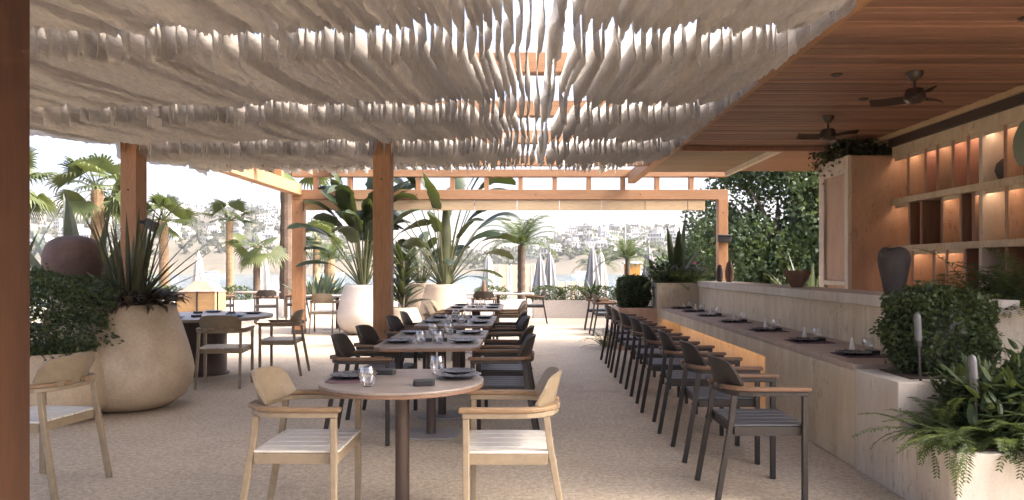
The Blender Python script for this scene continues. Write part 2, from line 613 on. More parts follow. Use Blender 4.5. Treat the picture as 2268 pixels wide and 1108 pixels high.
def blade(mb, base, az, elev, length, width, droop=0.6, seg=7, fold=0.25, shape='lance', tear=0.0, twist=0.0):
    """an arching leaf blade, two quads across. returns nothing"""
    rows = []
    q = Vector(base)
    el = elev
    st = length / seg
    side = Vector((-math.sin(az), math.cos(az), 0))
    for i in range(seg + 1):
        t = i / seg
        if shape == 'lance':
            wd = width * (0.35 + 0.65 * math.sin(math.pi * min(1, t * 0.9 + 0.1)) ** 0.8) * (1 - t ** 4)
        elif shape == 'paddle':
            wd = width * (math.sin(math.pi * (0.06 + 0.93 * t)) ** 0.55) if t < 0.985 else 0.01 * width
        elif shape == 'sword':
            wd = width * (0.8 + 0.4 * t * (1 - t)) * (1 - t ** 3)
        else:
            wd = width * (1 - t)
        dr = Vector((math.cos(az) * math.cos(el), math.sin(az) * math.cos(el), math.sin(el)))
        nrm = side.cross(dr)
        tw = twist * t
        sd_ = (side * math.cos(tw) + nrm * math.sin(tw))
        nn = sd_.cross(dr) * -1
        fo = fold * wd
        lw_, rw_ = wd, wd
        if tear and 0.1 < t < 0.95:
            lw_ *= 1 - tear * random.random()
            rw_ *= 1 - tear * random.random()
        rows.append((q - sd_ * lw_ + nrm * fo, q.copy(), q + sd_ * rw_ + nrm * fo))
        q = q + dr * st
        el -= droop * st / length * (0.4 + 1.2 * t)
    vs = [x for r_ in rows for x in r_]
    fs = []
    for i in range(seg):
        a, b = i * 3, (i + 1) * 3
        fs.append((a, a + 1, b + 1, b))
        fs.append((a + 1, a + 2, b + 2, b + 1))
    mb.add(vs, fs)


def arch(base, az, elev, length, droop, seg):
    pts, dirs = [], []
    q = Vector(base)
    el = elev
    for i in range(seg + 1):
        t = i / seg
        dr = Vector((math.cos(az) * math.cos(el), math.sin(az) * math.cos(el), math.sin(el)))
        pts.append(q.copy())
        dirs.append(dr)
        q = q + dr * (length / seg)
        el -= droop / seg * (0.4 + 1.2 * t)
    return pts, dirs


def frond(mb, base, az, elev, length, droop, leaflets, ll, lw_, seg=10, vee=0.35, rach=0.006, sweepf=0.55):
    """a pinnate frond: rachis plus leaflets on both sides"""
    pts, dirs = arch(base, az, elev, length, droop, seg)
    mb.tube(pts, [rach * (1 - 0.75 * i / seg) for i in range(seg + 1)], 4)
    side = Vector((-math.sin(az), math.cos(az), 0))
    for k in range(leaflets):
        t = 0.08 + 0.92 * k / max(1, leaflets - 1)
        x = t * seg
        i = min(int(x), seg - 1)
        q = pts[i].lerp(pts[i + 1], x - i)
        dr = dirs[i]
        nrm = side.cross(dr)
        le = ll * (0.35 + 0.65 * math.sin(math.pi * (0.12 + 0.83 * t))) * random.uniform(0.8, 1.15)
        for s_ in (-1, 1):
            dd = (side * s_ + dr * sweepf + nrm * vee * random.uniform(0.3, 1.2) * -1 + Vector((0, 0, -0.15 * random.random()))).normalized()
            wv = dr * lw_
            mid = q + dd * le * 0.45
            tip = q + dd * le + Vector((0, 0, -le * 0.18))
            mb.add([q, mid - wv, tip, mid + wv], [(0, 1, 2, 3)])


# ------------------------------------------------------------------ floor, land, sea
b = MB()
b.box(-14, 5.2, -7, 20.3, -0.3, 0)
floor = build('floor', b, 'aggregate')
tag(floor, kind='structure', label='pinkish beige washed aggregate terrace floor', cat=None)

RIDGE = [(-1400, 452), (-500, 436), (60, 447), (250, 452), (400, 462), (560, 462), (640, 470), (760, 505), (860, 540), (1000, 560), (1120, 556),
         (1200, 540), (1290, 512), (1400, 503), (1560, 508), (1700, 500), (2000, 515), (2600, 520), (4000, 530)]


def ridge_y(px):
    for (a, ya), (c_, yc) in zip(RIDGE, RIDGE[1:]):
        if a <= px <= c_:
            t = (px - a) / (c_ - a)
            t = t * t * (3 - 2 * t)
            return ya + (yc - ya) * t
    return 530


SHORE, CREST = 505.0, 860.0


def land_z(x, y):
    if y > 60:
        px = 1165 + 1650 * x / y
    else:
        px = -1400 if x < 0 else 4000
    d = max(abs(y), 0.3 * abs(x)) if y > 60 else math.hypot(x, y)
    if d < 22:
        return -1.25
    if d < 78:
        return -1.15 - 0.01 * (d - 22)
    if d < SHORE - 25:
        return -1.7 - min(4.0, (d - 78) * 0.12)
    hgt = 1.34 + (593 - ridge_y(px)) / 1650 * CREST
    t = (d - (SHORE - 25)) / (CREST - SHORE + 25)
    wob = 3.0 * math.sin(x * 0.021 + 1.3) * math.sin(d * 0.026) + 1.6 * math.sin(x * 0.06 + d * 0.043)
    if t < 1:
        k = t ** 0.85
        return -5.7 + (hgt + 5.7) * (0.10 * min(1, t * 9) + 0.9 * k) + wob * min(1, t * 5) * (1 - t * 0.4)
    return hgt * max(0.3, 1 - (t - 1) * 0.5) + wob * 0.6


vs, fs = [], []
radii = [16, 20, 22, 25, 40, 60, 78, 95, 130, 250, 400, 470, 490] + [505 + 13 * i for i in range(32)] + [960, 1100, 1400, 2000, 3200]
NA = 260
for r_ in radii:
    for i in range(NA):
        # finer steps across the view than behind it
        u = i / NA
        a = 2 * math.pi * u - 0.42 * math.sin(2 * math.pi * u) * 1.0
        a = a + 0
        x, y = r_ * math.sin(a), r_ * math.cos(a)
        vs.append((x, y, land_z(x, y)))
for j in range(len(radii) - 1):
    for i in range(NA):
        k = (i + 1) % NA
        fs.append((j * NA + i, (j + 1) * NA + i, (j + 1) * NA + k, j * NA + k))
fs.append(tuple(range(NA)))
b = MB()
b.add(vs, fs)
ground = build('ground', b, 'terrain', smooth=True)
tag(ground, kind='structure', label='dry sandy shore and scrub covered hills across the bay')

b = MB()
b.add([(-3000, 70, -2.9), (3000, 70, -2.9), (3000, 640, -2.9), (-3000, 640, -2.9)], [(0, 1, 2, 3)])
tag(build('water', b, 'sea'), kind='structure', label='pale strip of sea in the bay')

# pale mountain beyond the bay
vs, fs = [], []
NX = 60
prof = []
for i in range(NX + 1):
    px = 640 + (1420 - 640) * i / NX
    h = 470 + abs(px - 960) * 0.10 if px < 960 else 470 + (px - 960) * 0.34
    h += 5 * math.sin(px * 0.05) + 3 * math.sin(px * 0.13 + 1)
    prof.append((px, min(h, 586)))
for j, (dd, k) in enumerate(((1500, 0.0), (1800, 0.55), (2300, 1.0), (2700, 0.6))):
    for px, h in prof:
        hz = 1.34 + (593 - h) / 1650 * 2300
        vs.append(((px - 1165) / 1650 * dd, dd, -6 + (hz + 6) * k + 6 * math.sin(px * 0.09 + j)))
for j in range(3):
    for i in range(NX):
        a = j * (NX + 1) + i
        fs.append((a, a + 1, a + NX + 2, a + NX + 1))
b = MB()
b.add(vs, fs)
tag(build('mountain', b, 'mountain', smooth=True), kind='structure', label='pale bare mountain far behind the bay')

# ------------------------------------------------------------------ pergola
perg = thing('pergola', 'orange brown timber pergola of posts and beams over the terrace', 'pergola')


def post(x, y, wx, wy, z1, mat='post_wood'):
    mb = MB()
    mb.box(x - wx / 2, x + wx / 2, y - wy / 2, y + wy / 2, 0, z1)
    return build('post', mb, mat, perg, bevel=0.006)


post(-1.80, 2.385, 0.27, 0.24, 3.3, 'shaded_post_wood')
post(-1.65, 8.62, 0.20, 0.215, 3.0)
post(-4.50, 8.55, 0.18, 0.24, 2.98)
post(-4.60, 15.1, 0.22, 0.22, 2.71)
post(3.97, 15.1, 0.19, 0.22, 2.71)
# plinth on the far-left post and steel shoe detail
for (x0, x1, y0, y1, z0, z1, mt) in [
    (-4.71, 4.07, 15.0, 15.2, 2.712, 2.912, 'beam_wood_x'),
    (-4.71, -4.51, 0.4, 14.995, 2.80, 3.02, 'beam_wood_y'),
    (2.05, 2.19, 0.4, 14.995, 3.03, 3.25, 'beam_wood_y'),
    (-4.71, 4.07, 15.0, 15.2, 3.172, 3.32, 'beam_wood_x'),
]:
    mb = MB()
    mb.box(x0, x1, y0, y1, z0, z1)
    build('beam', mb, mt, perg, bevel=0.005)
BEAMS = [0.6, 2.65, 4.5, 6.5, 8.35, 10.15, 12.4]
for y in BEAMS:
    mb = MB()
    mb.box(-4.505, 2.045, y - 0.07, y + 0.07, 3.03, 3.20)
    build('cross_beam', mb, 'beam_wood_x', perg, bevel=0.004)
x = -4.25
while x < 4.0:
    mb = MB()
    mb.box(x - 0.045, x + 0.045, 15.03, 15.17, 2.9125, 3.1715)
    build('stub_post', mb, 'post_wood', perg, bevel=0.003)
    x += 0.69
for (x, yf, z) in ((-4.5, 8.43, 2.22), (-4.5, 8.43, 0.35), (-1.65, 8.5125, 2.35), (-1.65, 8.5125, 0.30), (-4.6, 14.99, 2.45), (-4.6, 14.997, 2.8), (3.97, 14.99, 2.45), (0.2, 14.998, 2.81), (-2.2, 14.998, 2.81), (2.3, 14.998, 2.81)):
    mb = MB()
    mb.tube([(x, yf + 0.004, z), (x, yf - 0.005, z)], 0.012, 10)
    build('bolt', mb, 'black_metal', perg)
for (x, y, wx, wy) in ((-1.65, 8.62, 0.20, 0.215), (-4.50, 8.55, 0.18, 0.24), (-4.60, 15.1, 0.22, 0.22)):
    mb = MB()
    mb.box(x - wx / 2 - 0.006, x + wx / 2 + 0.006, y - wy / 2 - 0.006, y + wy / 2 + 0.006, 0, 0.09)
    build('post_shoe', mb, 'table_leg_metal', perg, bevel=0.002)
# short stubs on the left beam
for y in (10.9, 12.7, 13.9):
    mb = MB()
    mb.box(-4.68, -4.54, y - 0.06, y + 0.06, 3.0205, 3.2)
    build('stub_post', mb, 'post_wood', perg, bevel=0.003)
# fascia panels hung under the far beam
x = -4.48
while x < 3.6:
    x1 = min(x + 0.86, 3.62)
    mb = MB()
    mb.box(x + 0.006, x1 - 0.006, 15.035, 15.115, 2.50, 2.700)
    build('fascia_panel', mb, 'fascia_wood', perg, bevel=0.004)
    x += 0.86

# ------------------------------------------------------------------ ribbon canopy
canopy = thing('shade_canopy', 'off white hanging fabric ribbon shade canopy under the pergola beams', 'canopy')
XS = np.arange(-4.64, 2.06, 0.060)
Y0, Y1 = 0.9, 11.05
ys = np.unique(np.concatenate([np.linspace(Y0, Y1, 170)] + [yb + np.linspace(-0.12, 0.22, 15) for yb in BEAMS if Y0 + 0.2 < yb < Y1 - 0.3]))
ny = len(ys)


def drop(y):
    """how far a ribbon hangs below the beams: pinned high at a beam, falling steeply just past it"""
    for a, c_ in zip(BEAMS, BEAMS[1:]):
        if a <= y <= c_:
            d, e = y - a, c_ - y
            down = min(1.0, d / 0.10)
            down = down * down * (3 - 2 * down)
            up = min(1.0, e / (0.85 * (c_ - a)))
            if a > 9.5:
                return 0.35 * down
            return down * (0.12 + 0.88 * up ** 0.55)
    return 0.7


DROP = np.array([drop(y) for y in ys])
for i, x in enumerate(XS):
    ph = rng.uniform(0, 6.28, 8)
    edge = min(1.0, (x + 4.7) / 0.6)
    sg = rng.uniform(0.150, 0.176)
    taper = 1.0 - 0.78 * min(1.0, max(0.0, (x - 1.58) / 0.45))
    hgt = rng.uniform(0.205, 0.255) * taper
    loose = 0.5 + 0.5 * math.exp(-(x / 1.1) ** 2)
    yend = Y1 - rng.uniform(0, 0.45) - max(0, (x - 1.0)) * 1.3
    xo = x + 0.004 * loose * np.sin(ys * 1.3 + ph[1]) + 0.003 * np.sin(ys * 3.9 + ph[2]) + rng.normal(0, 0.004)
    jog = 0.054 * rng.uniform(0.5, 1.15)
    oy = rng.normal(0, 0.055)
    dropi = np.interp(ys + oy, ys, DROP) * (1 + 0.06 * np.sin(ys * 1.3 + ph[6]))
    top = 3.025 - sg * max(0.0, 1.3 * taper - 0.3) * np.minimum(1.12, dropi) + 0.006 * np.sin(ys * 1.7 + ph[0]) - 0.04 * (1 - edge)
    # the ribbon is pinned to each beam and changes side there
    for q, yb in enumerate(BEAMS):
        t = np.clip((ys + oy - yb - 0.05) / 0.07, 0, 1)
        nxt = BEAMS[q + 1] if q + 1 < len(BEAMS) else yb + 2
        xo = xo + (-jog if x < 0.25 else jog) * (t - np.clip((ys - yb - 0.11) / (nxt - yb - 0.11), 0, 1))
    roll = loose * (0.009 * np.sin(ys * 0.9 + ph[3]) + 0.008 * np.sin(ys * 2.7 + ph[5]) + rng.normal(0, 0.013))
    hh = hgt * (1 + 0.02 * np.sin(ys * 3.1 + ph[2]) + 0.02 * np.sin(ys * 8.3 + ph[1])) + rng.normal(0, 0.008, ny)
    yy = np.minimum(ys, yend)
    rows = []
    for k, t in enumerate((0.0, 0.33, 0.66, 1.0)):
        xx = xo + roll * t + 0.006 * math.sin(math.pi * t) * np.sin(ys * 2.9 + ph[0]) + rng.normal(0, 0.003, ny) * t
        zz = top - hh * t
        rows.append(np.stack([xx, yy, zz], 1))
    V = np.concatenate(rows)
    keep = min(int(np.searchsorted(ys, yend)) + 1, ny)
    F = []
    for k in range(3):
        a = np.arange(keep - 1) + k * ny
        F.append(np.stack([a, a + 1, a + 1 + ny, a + ny], 1))
    me = np_mesh('ribbon', V, np.concatenate(F))
    o = build('ribbon', me, 'ribbon_fabric', canopy)
    me.polygons.foreach_set('use_smooth', [True] * len(me.polygons))

# ------------------------------------------------------------------ timber ceiling over the bar
b = MB()
b.box(2.195, 6.2, 3.3, 13.6, 3.10, 3.22)
ceil = build('ceiling', b, 'ceiling_wood')
tag(ceil, kind='structure', label='dark red brown plank ceiling over the bar')
y = 3.35
k = 0
while y < 10.55:
    wd = 0.092
    z0 = 3.052 + (0.0, 0.006, 0.003)[k % 3]
    mb = MB()
    mb.box(2.20, 4.70, y + 0.005, y + wd - 0.005, z0, 3.0985)
    build('plank', mb, 'ceiling_wood', ceil, bevel=0.004, seg=1)
    y += wd
    k += 1
while y < 13.4:
    wd = 0.14
    mb = MB()
    mb.box(2.20, 3.58, y + 0.004, y + wd - 0.004, 3.06, 3.0985)
    build('plank', mb, 'ceiling_wood_pale', ceil, bevel=0.004, seg=1)
    y += wd
mb = MB()
mb.box(2.2, 6.0, 10.50, 10.60, 2.985, 3.05)
build('ceiling_trim', mb, 'shelf_wood', ceil, bevel=0.004)
mb = MB()
mb.box(3.585, 3.66, 10.62, 13.45, 2.99, 3.0985)
build('ceiling_trim', mb, 'travertine_pale', ceil, bevel=0.004)
for (x, y) in ((3.42, 5.1), (3.42, 7.55), (2.75, 6.6)):
    mb = MB()
    mb.lathe([(0.05, 0.0), (0.05, -0.012), (0.035, -0.014), (0.03, 0.0)], 16, (x, y, 3.051))
    build('downlight', mb, 'fan_brown', ceil, smooth=True)

# ------------------------------------------------------------------ back wall with shelves
b = MB()
b.box(5.12, 5.35, 3.3, 9.68, 0, 3.10)
tag(build('back_wall', b, 'travertine_warm'), kind='structure', label='warm travertine wall behind the bar')
b = MB()
b.box(4.71, 5.119, 3.3, 9.68, 2.90, 3.0)
b2 = build('wall_cornice', b, 'fan_brown')
tag(b2, kind='structure')
mb = MB()
mb.box(4.66, 4.80, 3.3, 10.6, 3.0, 3.098)
build('ceiling_trim', mb, 'fascia_wood', ceil, bevel=0.004)

shelf = thing('wall_shelf', 'lit travertine shelving wall with warm niches behind the bar', 'shelving')
SX0, SX1 = 4.75, 5.118


def spart(name, x0, x1, y0, y1, z0, z1, mat, bev=0.004):
    mb = MB()
    mb.box(x0, x1, y0, y1, z0, z1)
    return build(name, mb, mat, shelf, bevel=bev)


spart('header', SX0, SX1, 4.4, 9.675, 2.76, 2.898, 'travertine')
spart('shelf_board', SX0 - 0.02, SX1, 4.4, 9.675, 2.150, 2.225, 'travertine')
spart('shelf_board', SX0 - 0.02, SX1, 4.4, 9.675, 1.545, 1.620, 'travertine')
spart('base_cabinet', SX0 - 0.02, SX1, 4.4, 9.675, 0.002, 1.00, 'travertine_warm')
for y in (7.77, 6.2, 4.6):
    for z0, z1 in ((2.2255, 2.7595), (1.6205, 2.1495), (1.0005, 1.5445)):
        spart('upright', SX0 - 0.012, SX0 + 0.35, y - 0.03, y + 0.03, z0, z1, 'travertine_pale')
rows_ = [
    (2.2255, 2.7595, [9.30, 8.90, 8.64, 8.33, 8.04, 7.42, 7.05, 6.75], ['t', 't', 'r', 't', 'r', 'r', 't', 't', 'r']),
    (1.6205, 2.1495, [9.28, 9.0, 8.55, 8.18, 7.95, 7.40, 7.0, 6.7], ['t', 'w', 'w', 't', 'w', 't', 't', 'w', 't']),
    (1.0005, 1.5445, [9.2, 8.72, 8.45, 8.1, 7.4, 7.0, 6.7], ['t', 't', 't', 't', 'w', 'w', 't', 't']),
]
for z0, z1, parts_, kinds in rows_:
    edges = [9.67] + parts_
    for k, y in enumerate(parts_):
        mt = {'t': 'travertine_warm', 'r': 'terracotta_panel', 'w': 'shelf_wood'}[kinds[k]]
        spart('partition', SX0 + 0.015, SX0 + 0.345, y - 0.018, y + 0.018, z0, z1, mt, 0.002)
    ee = [9.674] + parts_ + [6.2]
    for k in range(len(ee) - 1):
        mt = {'t': 'travertine_warm', 'r': 'terracotta_panel', 'w': 'shelf_wood'}[kinds[min(k, len(kinds) - 1)]]
        spart('back_panel', SX1 - 0.02, SX1, ee[k + 1] + 0.02, ee[k] - 0.02, z0 + 0.002, z1 - 0.002, mt, 0)
        # far side of the niche, facing the room
        if k > 0:
            spart('niche_side', SX0 + 0.02, SX1 - 0.022, ee[k] - 0.034, ee[k] - 0.020, z0 + 0.003, z1 - 0.003, {'t': 'travertine_warm', 'r': 'terracotta_panel', 'w': 'shelf_wood'}[kinds[min(k, len(kinds) - 1)]], 0)
        if kinds[min(k, len(kinds) - 1)] != 'w':
            mb = MB()
            mb.box(SX0 + 0.065, SX0 + 0.095, ee[k + 1] + 0.05, ee[k] - 0.06, z1 - 0.014, z1 - 0.003)
            build('led_strip', mb, 'led_warm', shelf)
            spart('light_lip', SX0 + 0.022, SX0 + 0.034, ee[k + 1] + 0.021, ee[k] - 0.036, z1 - 0.045, z1 - 0.0005, 'travertine', 0)

# stone tower with a framed door beside the shelves
tower = thing('stone_tower', 'brown travertine block with white framed panel beside the shelves', 'wall block', (0, 0, 0))
mb = MB()
mb.box(4.235, 5.10, 9.69, 10.65, 0, 2.80)
build('block', mb, 'travertine_warm', tower, bevel=0.006)
for (y0, y1, z0, z1) in ((9.688, 9.80, 0, 2.803), (10.48, 10.652, 0, 2.803), (9.801, 10.479, 2.58, 2.803), (9.801, 10.479, 1.10, 1.16)):
    mb = MB()
    mb.box(4.185, 4.234, y0, y1, z0, z1)
    build('door_frame', mb, 'travertine_pale', tower, bevel=0.004)
mb = MB()
mb.box(4.222, 4.234, 9.802, 10.478, 1.161, 2.579)
build('panel', mb, 'travertine_warm', tower)

# ------------------------------------------------------------------ bar
bar = thing('bar_counter', 'long travertine bar counter with lit knee recess and raised back ledge', 'bar', (0, 0, 0))


def bpart(name, x0, x1, y0, y1, z0, z1, mat, bev=0.005, par=None):
    mb = MB()
    mb.box(x0, x1, y0, y1, z0, z1)
    return build(name, mb, mat, par or bar, bevel=bev)


# counter slabs with joints, front fascia slabs
jy = [4.975, 6.15, 7.35, 8.55, 9.75, 10.95, 12.095]
for a, c_ in zip(jy, jy[1:]):
    bpart('counter_slab', 2.187, 2.80, a + 0.001, c_ - 0.001, 0.655, 0.695, 'counter_stone', 0.004)
    if c_ > 6.84:
        bpart('fascia_slab', 2.189, 2.23, max(a, 6.835) + 0.001, c_ - 0.001, 0.524, 0.6545, 'travertine', 0.003)
# solid near part of the front
bpart('front_slab', 2.189, 2.4995, 4.976, 6.834, 0.0, 0.6545, 'travertine', 0.012)
# recess back wall + soffit
bpart('recess_wall', 2.50, 2.79, 4.976, 12.09, 0.0, 0.6545, 'travertine', 0)
mb = MB()
mb.box(2.235, 2.262, 6.86, 12.05, 0.575, 0.590)
build('led_strip', mb, 'led_bar', bar)
# riser and ledge
for a, c_ in zip(jy, jy[1:]):
    bpart('riser_slab', 2.801, 2.90, a + 0.001, c_ - 0.001, 0.002, 1.0295, 'travertine', 0.003)
for a, c_ in ((4.975, 7.35), (7.35, 9.75), (9.75, 12.095)):
    bpart('ledge_slab', 2.77, 3.30, a + 0.001, c_ - 0.001, 1.03, 1.122, 'travertine_pale', 0.006)

# return wall with planter at the far end of the bar
ret = thing('end_planter', 'tall travertine planter box closing the far end of the bar', 'planter', (2.15, 12.1, 0))
mb = MB()
mb.box(-0.02, 0.72, 0.0, 0.95, 0.0, 1.09)
build('box', mb, 'travertine', ret, bevel=0.006)
mb = MB()
mb.box(0.03, 0.67, 0.05, 0.90, 1.085, 1.10)
build('soil', mb, 'soil', ret)
low = thing('low_planter', 'low travertine wall planter left of the bar end holding a clipped bush', 'planter', (1.5, 12.1, 0))
mb = MB()
mb.box(0.0, 0.625, 0.0, 0.85, 0.0, 0.68)
build('box', mb, 'travertine_warm', low, bevel=0.006)
mb = MB()
mb.box(0.05, 0.58, 0.05, 0.80, 0.675, 0.69)
build('soil', mb, 'soil', low)

# near planters at the right
pier = thing('stepped_planter', 'pale travertine stepped planter at the near end of the bar', 'planter', (2.187, 3.787, 0))
mb = MB()
mb.box(0.0, 1.9, 0.592, 1.17, 0, 0.667)
build('upper_box', mb, 'travertine_pale', pier, bevel=0.006)
mb = MB()
mb.box(0.001, 1.9, 0.0, 0.591, 0, 0.394)
build('lower_box', mb, 'travertine_pale', pier, bevel=0.006)
mb = MB()
mb.box(0.05, 1.86, 0.05, 0.55, 0.39, 0.405)
build('soil', mb, 'soil', pier)
mb = MB()
mb.box(0.13, 1.82, 0.70, 1.10, 0.66, 0.675)
build('soil', mb, 'soil', pier)
tallp = thing('tall_planter', 'beige stone planter box at the right edge with ferns', 'planter', (3.18, 5.05, 0))
mb = MB()
mb.box(0, 1.1, 0, 0.75, 0, 1.075)
build('box', mb, 'travertine', tallp, bevel=0.006)
mb = MB()
mb.box(0.05, 1.05, 0.05, 0.7, 1.07, 1.085)
build('soil', mb, 'soil', tallp)

# low wall and planters along the terrace edge
for (x0, x1, lab) in ((-14, -6.6, 'white low planter wall at the far left terrace edge'), (-6.3, -4.95, 'white low planter box under the bluish agave shrub'),
                      (-4.9, 0.15, 'white low planter wall behind the tall white pots'), (0.2, 4.2, 'pale low planter wall closing the far aisle')):
    t = thing('edge_planter', lab, 'planter', (x0, 19.7, 0))
    mb = MB()
    mb.box(0, x1 - x0, 0, 0.09, 0, 0.48)
    mb.box(0, x1 - x0, 0.5, 0.59, 0, 0.48)
    mb.box(0, 0.09, 0.0905, 0.4995, 0, 0.4795)
    mb.box(x1 - x0 - 0.09, x1 - x0, 0.0905, 0.4995, 0, 0.4795)
    build('wall', mb, 'white_paint' if x0 < 0 else 'grey_wall', t)
    mb = MB()
    mb.box(0.091, x1 - x0 - 0.091, 0.091, 0.499, 0.3, 0.44)
    build('soil', mb, 'soil', t)


# ------------------------------------------------------------------ chairs
def make_chair(light):
    metal = 'beige_metal' if light else 'dark_metal'
    arm = 'teak_pale' if light else 'teak_dark'
    slat = 'pale_slat' if light else 'dark_slat'
    t = thing('armchair', 'x', 'chair')
    for s_ in (-1, 1):
        mb = MB()
        mb.box(0.188, 0.220, s_ * 0.262 - 0.0155, s_ * 0.262 + 0.0155, 0, 0.6135)
        build('leg', mb, metal, t, bevel=0.005)
        mb = MB()
        mb.sweep([(-0.185, s_ * 0.222, 0.6135), (-0.205, s_ * 0.224, 0.45), (-0.285, s_ * 0.232, 0.0)], 0.029, 0.032, (1, 0, 0))
        build('leg', mb, metal, t, bevel=0.004)
    # U-shaped rail
    path = [(0.222, -0.262), (0.0, -0.262), (-0.09, -0.256), (-0.155, -0.233), (-0.205, -0.18), (-0.23, -0.10), (-0.238, 0.0)]
    path = path + [(x, -y) for x, y in path[-2::-1]]
    mb = MB()
    mb.sweep([(x, y, 0.627) for x, y in path], 0.034, 0.026)
    build('back_rail', mb, metal, t, bevel=0.004)
    ap = [(0.240, 0.264), (0.05, 0.264), (-0.05, 0.262), (-0.11, 0.252), (-0.165, 0.227), (-0.21, 0.172), (-0.232, 0.10), (-0.236, 0.05)]
    for s_ in (-1, 1):
        mb = MB()
        mb.sweep([(x, s_ * y, 0.6525) for x, y in ap], 0.046, 0.024)
        build('armrest', mb, arm, t, bevel=0.007)
    # seat frame and slats
    mb = MB()
    for s_ in (-1, 1):
        mb.box(-0.19, 0.222, s_ * 0.2335 - 0.012, s_ * 0.2335 + 0.012, 0.385, 0.436)
    mb.box(0.196, 0.222, -0.2214, 0.2214, 0.385, 0.436)
    mb.box(-0.19, -0.168, -0.2214, 0.2214, 0.385, 0.436)
    for s_ in (-1, 1):
        mb.box(-0.235, -0.1905, s_ * 0.225 - 0.010, s_ * 0.225 + 0.010, 0.392, 0.412)
    sf = build('seat_frame', mb, metal, t, bevel=0.003)
    for k in range(5):
        y0 = -0.2455 + k * 0.0985
        mb = MB()
        mb.box(-0.192, 0.224, y0 + 0.004, y0 + 0.093, 0.4365, 0.450)
        build('seat_slat', mb, slat, sf, bevel=0.005)
    # curved backrest
    nu, nv = 16, 6
    vs, fs = [], []
    for side in (0, 1):
        for j in range(nv + 1):
            v_ = j / nv
            for i in range(nu + 1):
                u = -1 + 2 * i / nu
                rr = abs(u) ** 7
                zt = 0.815 - 0.055 * rr - 0.010 * u * u
                zb = 0.640 + 0.030 * rr
                z = zb + (zt - zb) * v_
                y = 0.228 * u * (1 - 0.03 * (1 - v_))
                xx = -0.212 + 0.085 * u * u - 0.045 * v_ - (0.016 if side else 0)
                vs.append((xx, y, z))
    W_ = nu + 1
    N_ = W_ * (nv + 1)
    for j in range(nv):
        for i in range(nu):
            a = j * W_ + i
            fs.append((a, a + W_, a + W_ + 1, a + 1))
            fs.append((a + N_, a + N_ + 1, a + N_ + W_ + 1, a + N_ + W_))
    rim = [i for i in range(W_)] + [j * W_ + nu for j in range(1, nv + 1)] + [nv * W_ + i for i in range(nu - 1, -1, -1)] + [j * W_ for j in range(nv - 1, 0, -1)]
    for q in range(len(rim)):
        a, c_ = rim[q], rim[(q + 1) % len(rim)]
        fs.append((a, c_, c_ + N_, a + N_))
    mb = MB()
    mb.add(vs, fs)
    br = build('backrest', mb, metal, t, smooth=True)
    for s_ in (-1, 1):
        mb = MB()
        mb.box(-0.250, -0.236, s_ * 0.13 - 0.03, s_ * 0.13 + 0.03, 0.6405, 0.668)
        build('bracket', mb, metal, br, bevel=0.002)
    return t


CH = {True: make_chair(True), False: make_chair(False)}
used = {True: False, False: False}


def chair(x, y, deg, light, label, group):
    if not used[light]:
        o = CH[light]
        used[light] = True
    else:
        o = copy_tree(CH[light])
    o.location = (x, y, 0)
    o.rotation_euler = (0, 0, R(deg))
    tag(o, label, 'chair', group)
    return o


GB = 'beige armchairs with tan arms'
GD = 'charcoal armchairs at the table row'
GBAR = 'charcoal armchairs lined up along the bar'
chair(-1.135, 3.87, 0, True, 'beige armchair left of the round front table, nearest the camera', GB)
chair(-0.085, 3.85, 180, True, 'beige armchair right of the round front table', GB)
chair(-2.97, 4.56, 173, True, 'beige armchair half hidden by the near timber post at left', GB)
chair(-3.43, 8.47, 98, True, 'beige armchair seen from behind at the big round pedestal table', GB)
chair(-3.08, 9.42, 184, True, 'beige armchair on the right side of the big pedestal table', GB)
chair(-4.15, 15.35, 90, True, 'beige armchair seen from behind, left of the white bulbous pot', GB)
names = ['first', 'second', 'third', 'fourth', 'fifth', 'sixth', 'seventh', 'eighth']
for k, y in enumerate((5.88, 6.76, 8.08, 8.95)):
    chair(-1.24 + random.uniform(-0.03, 0.02), y + random.uniform(-0.03, 0.03), random.uniform(-6, 6), False, 'charcoal armchair on the left of the table row, %s from the camera' % names[k], GD)
    chair(-0.175 - 0.02 * k + random.uniform(-0.02, 0.03), y + random.uniform(-0.03, 0.03), 180 + random.uniform(-6, 6), False, 'charcoal armchair on the aisle side of the table row, %s from the camera' % names[k], GD)
for k, y in enumerate((11.0, 11.85)):
    chair(-1.25, y, random.uniform(-4, 4), True, 'beige armchair left of the far end of the table row, %s' % ('nearer', 'farther')[k], GB)
    chair(-0.25, y, 180 + random.uniform(-4, 4), True, 'beige armchair on the aisle at the far end of the table row, %s' % ('nearer', 'farther')[k], GB)
for k in range(8):
    chair(1.375 + random.uniform(-0.012, 0.012), 4.47 + 0.876 * k, random.uniform(-5, 5), False, 'charcoal armchair with brown arms at the bar, %s from the camera' % names[k], GBAR)
GF = 'charcoal armchairs at the far tables'
chair(1.58, 14.85, 4, False, 'charcoal armchair at the far right table, nearer one on the aisle', GF)
chair(1.56, 16.2, -4, False, 'charcoal armchair at the far right table, farther one on the aisle', GF)
chair(0.22, 18.0, 180, False, 'charcoal armchair at the right end of the white far table', GF)
chair(-0.95, 16.75, 92, False, 'charcoal armchair in front of the white far table', GF)
chair(-6.2, 17.8, 110, False, 'charcoal armchair in front of the far left table', GF)
chair(-7.4, 18.2, 30, False, 'charcoal armchair left of the far left table', GF)
chair(-5.75, 18.7, 185, False, 'charcoal armchair right of the far left table, beside the agave box', GF)
chair(3.2, 15.6, 180, False, 'charcoal armchair behind the far right table', GF)


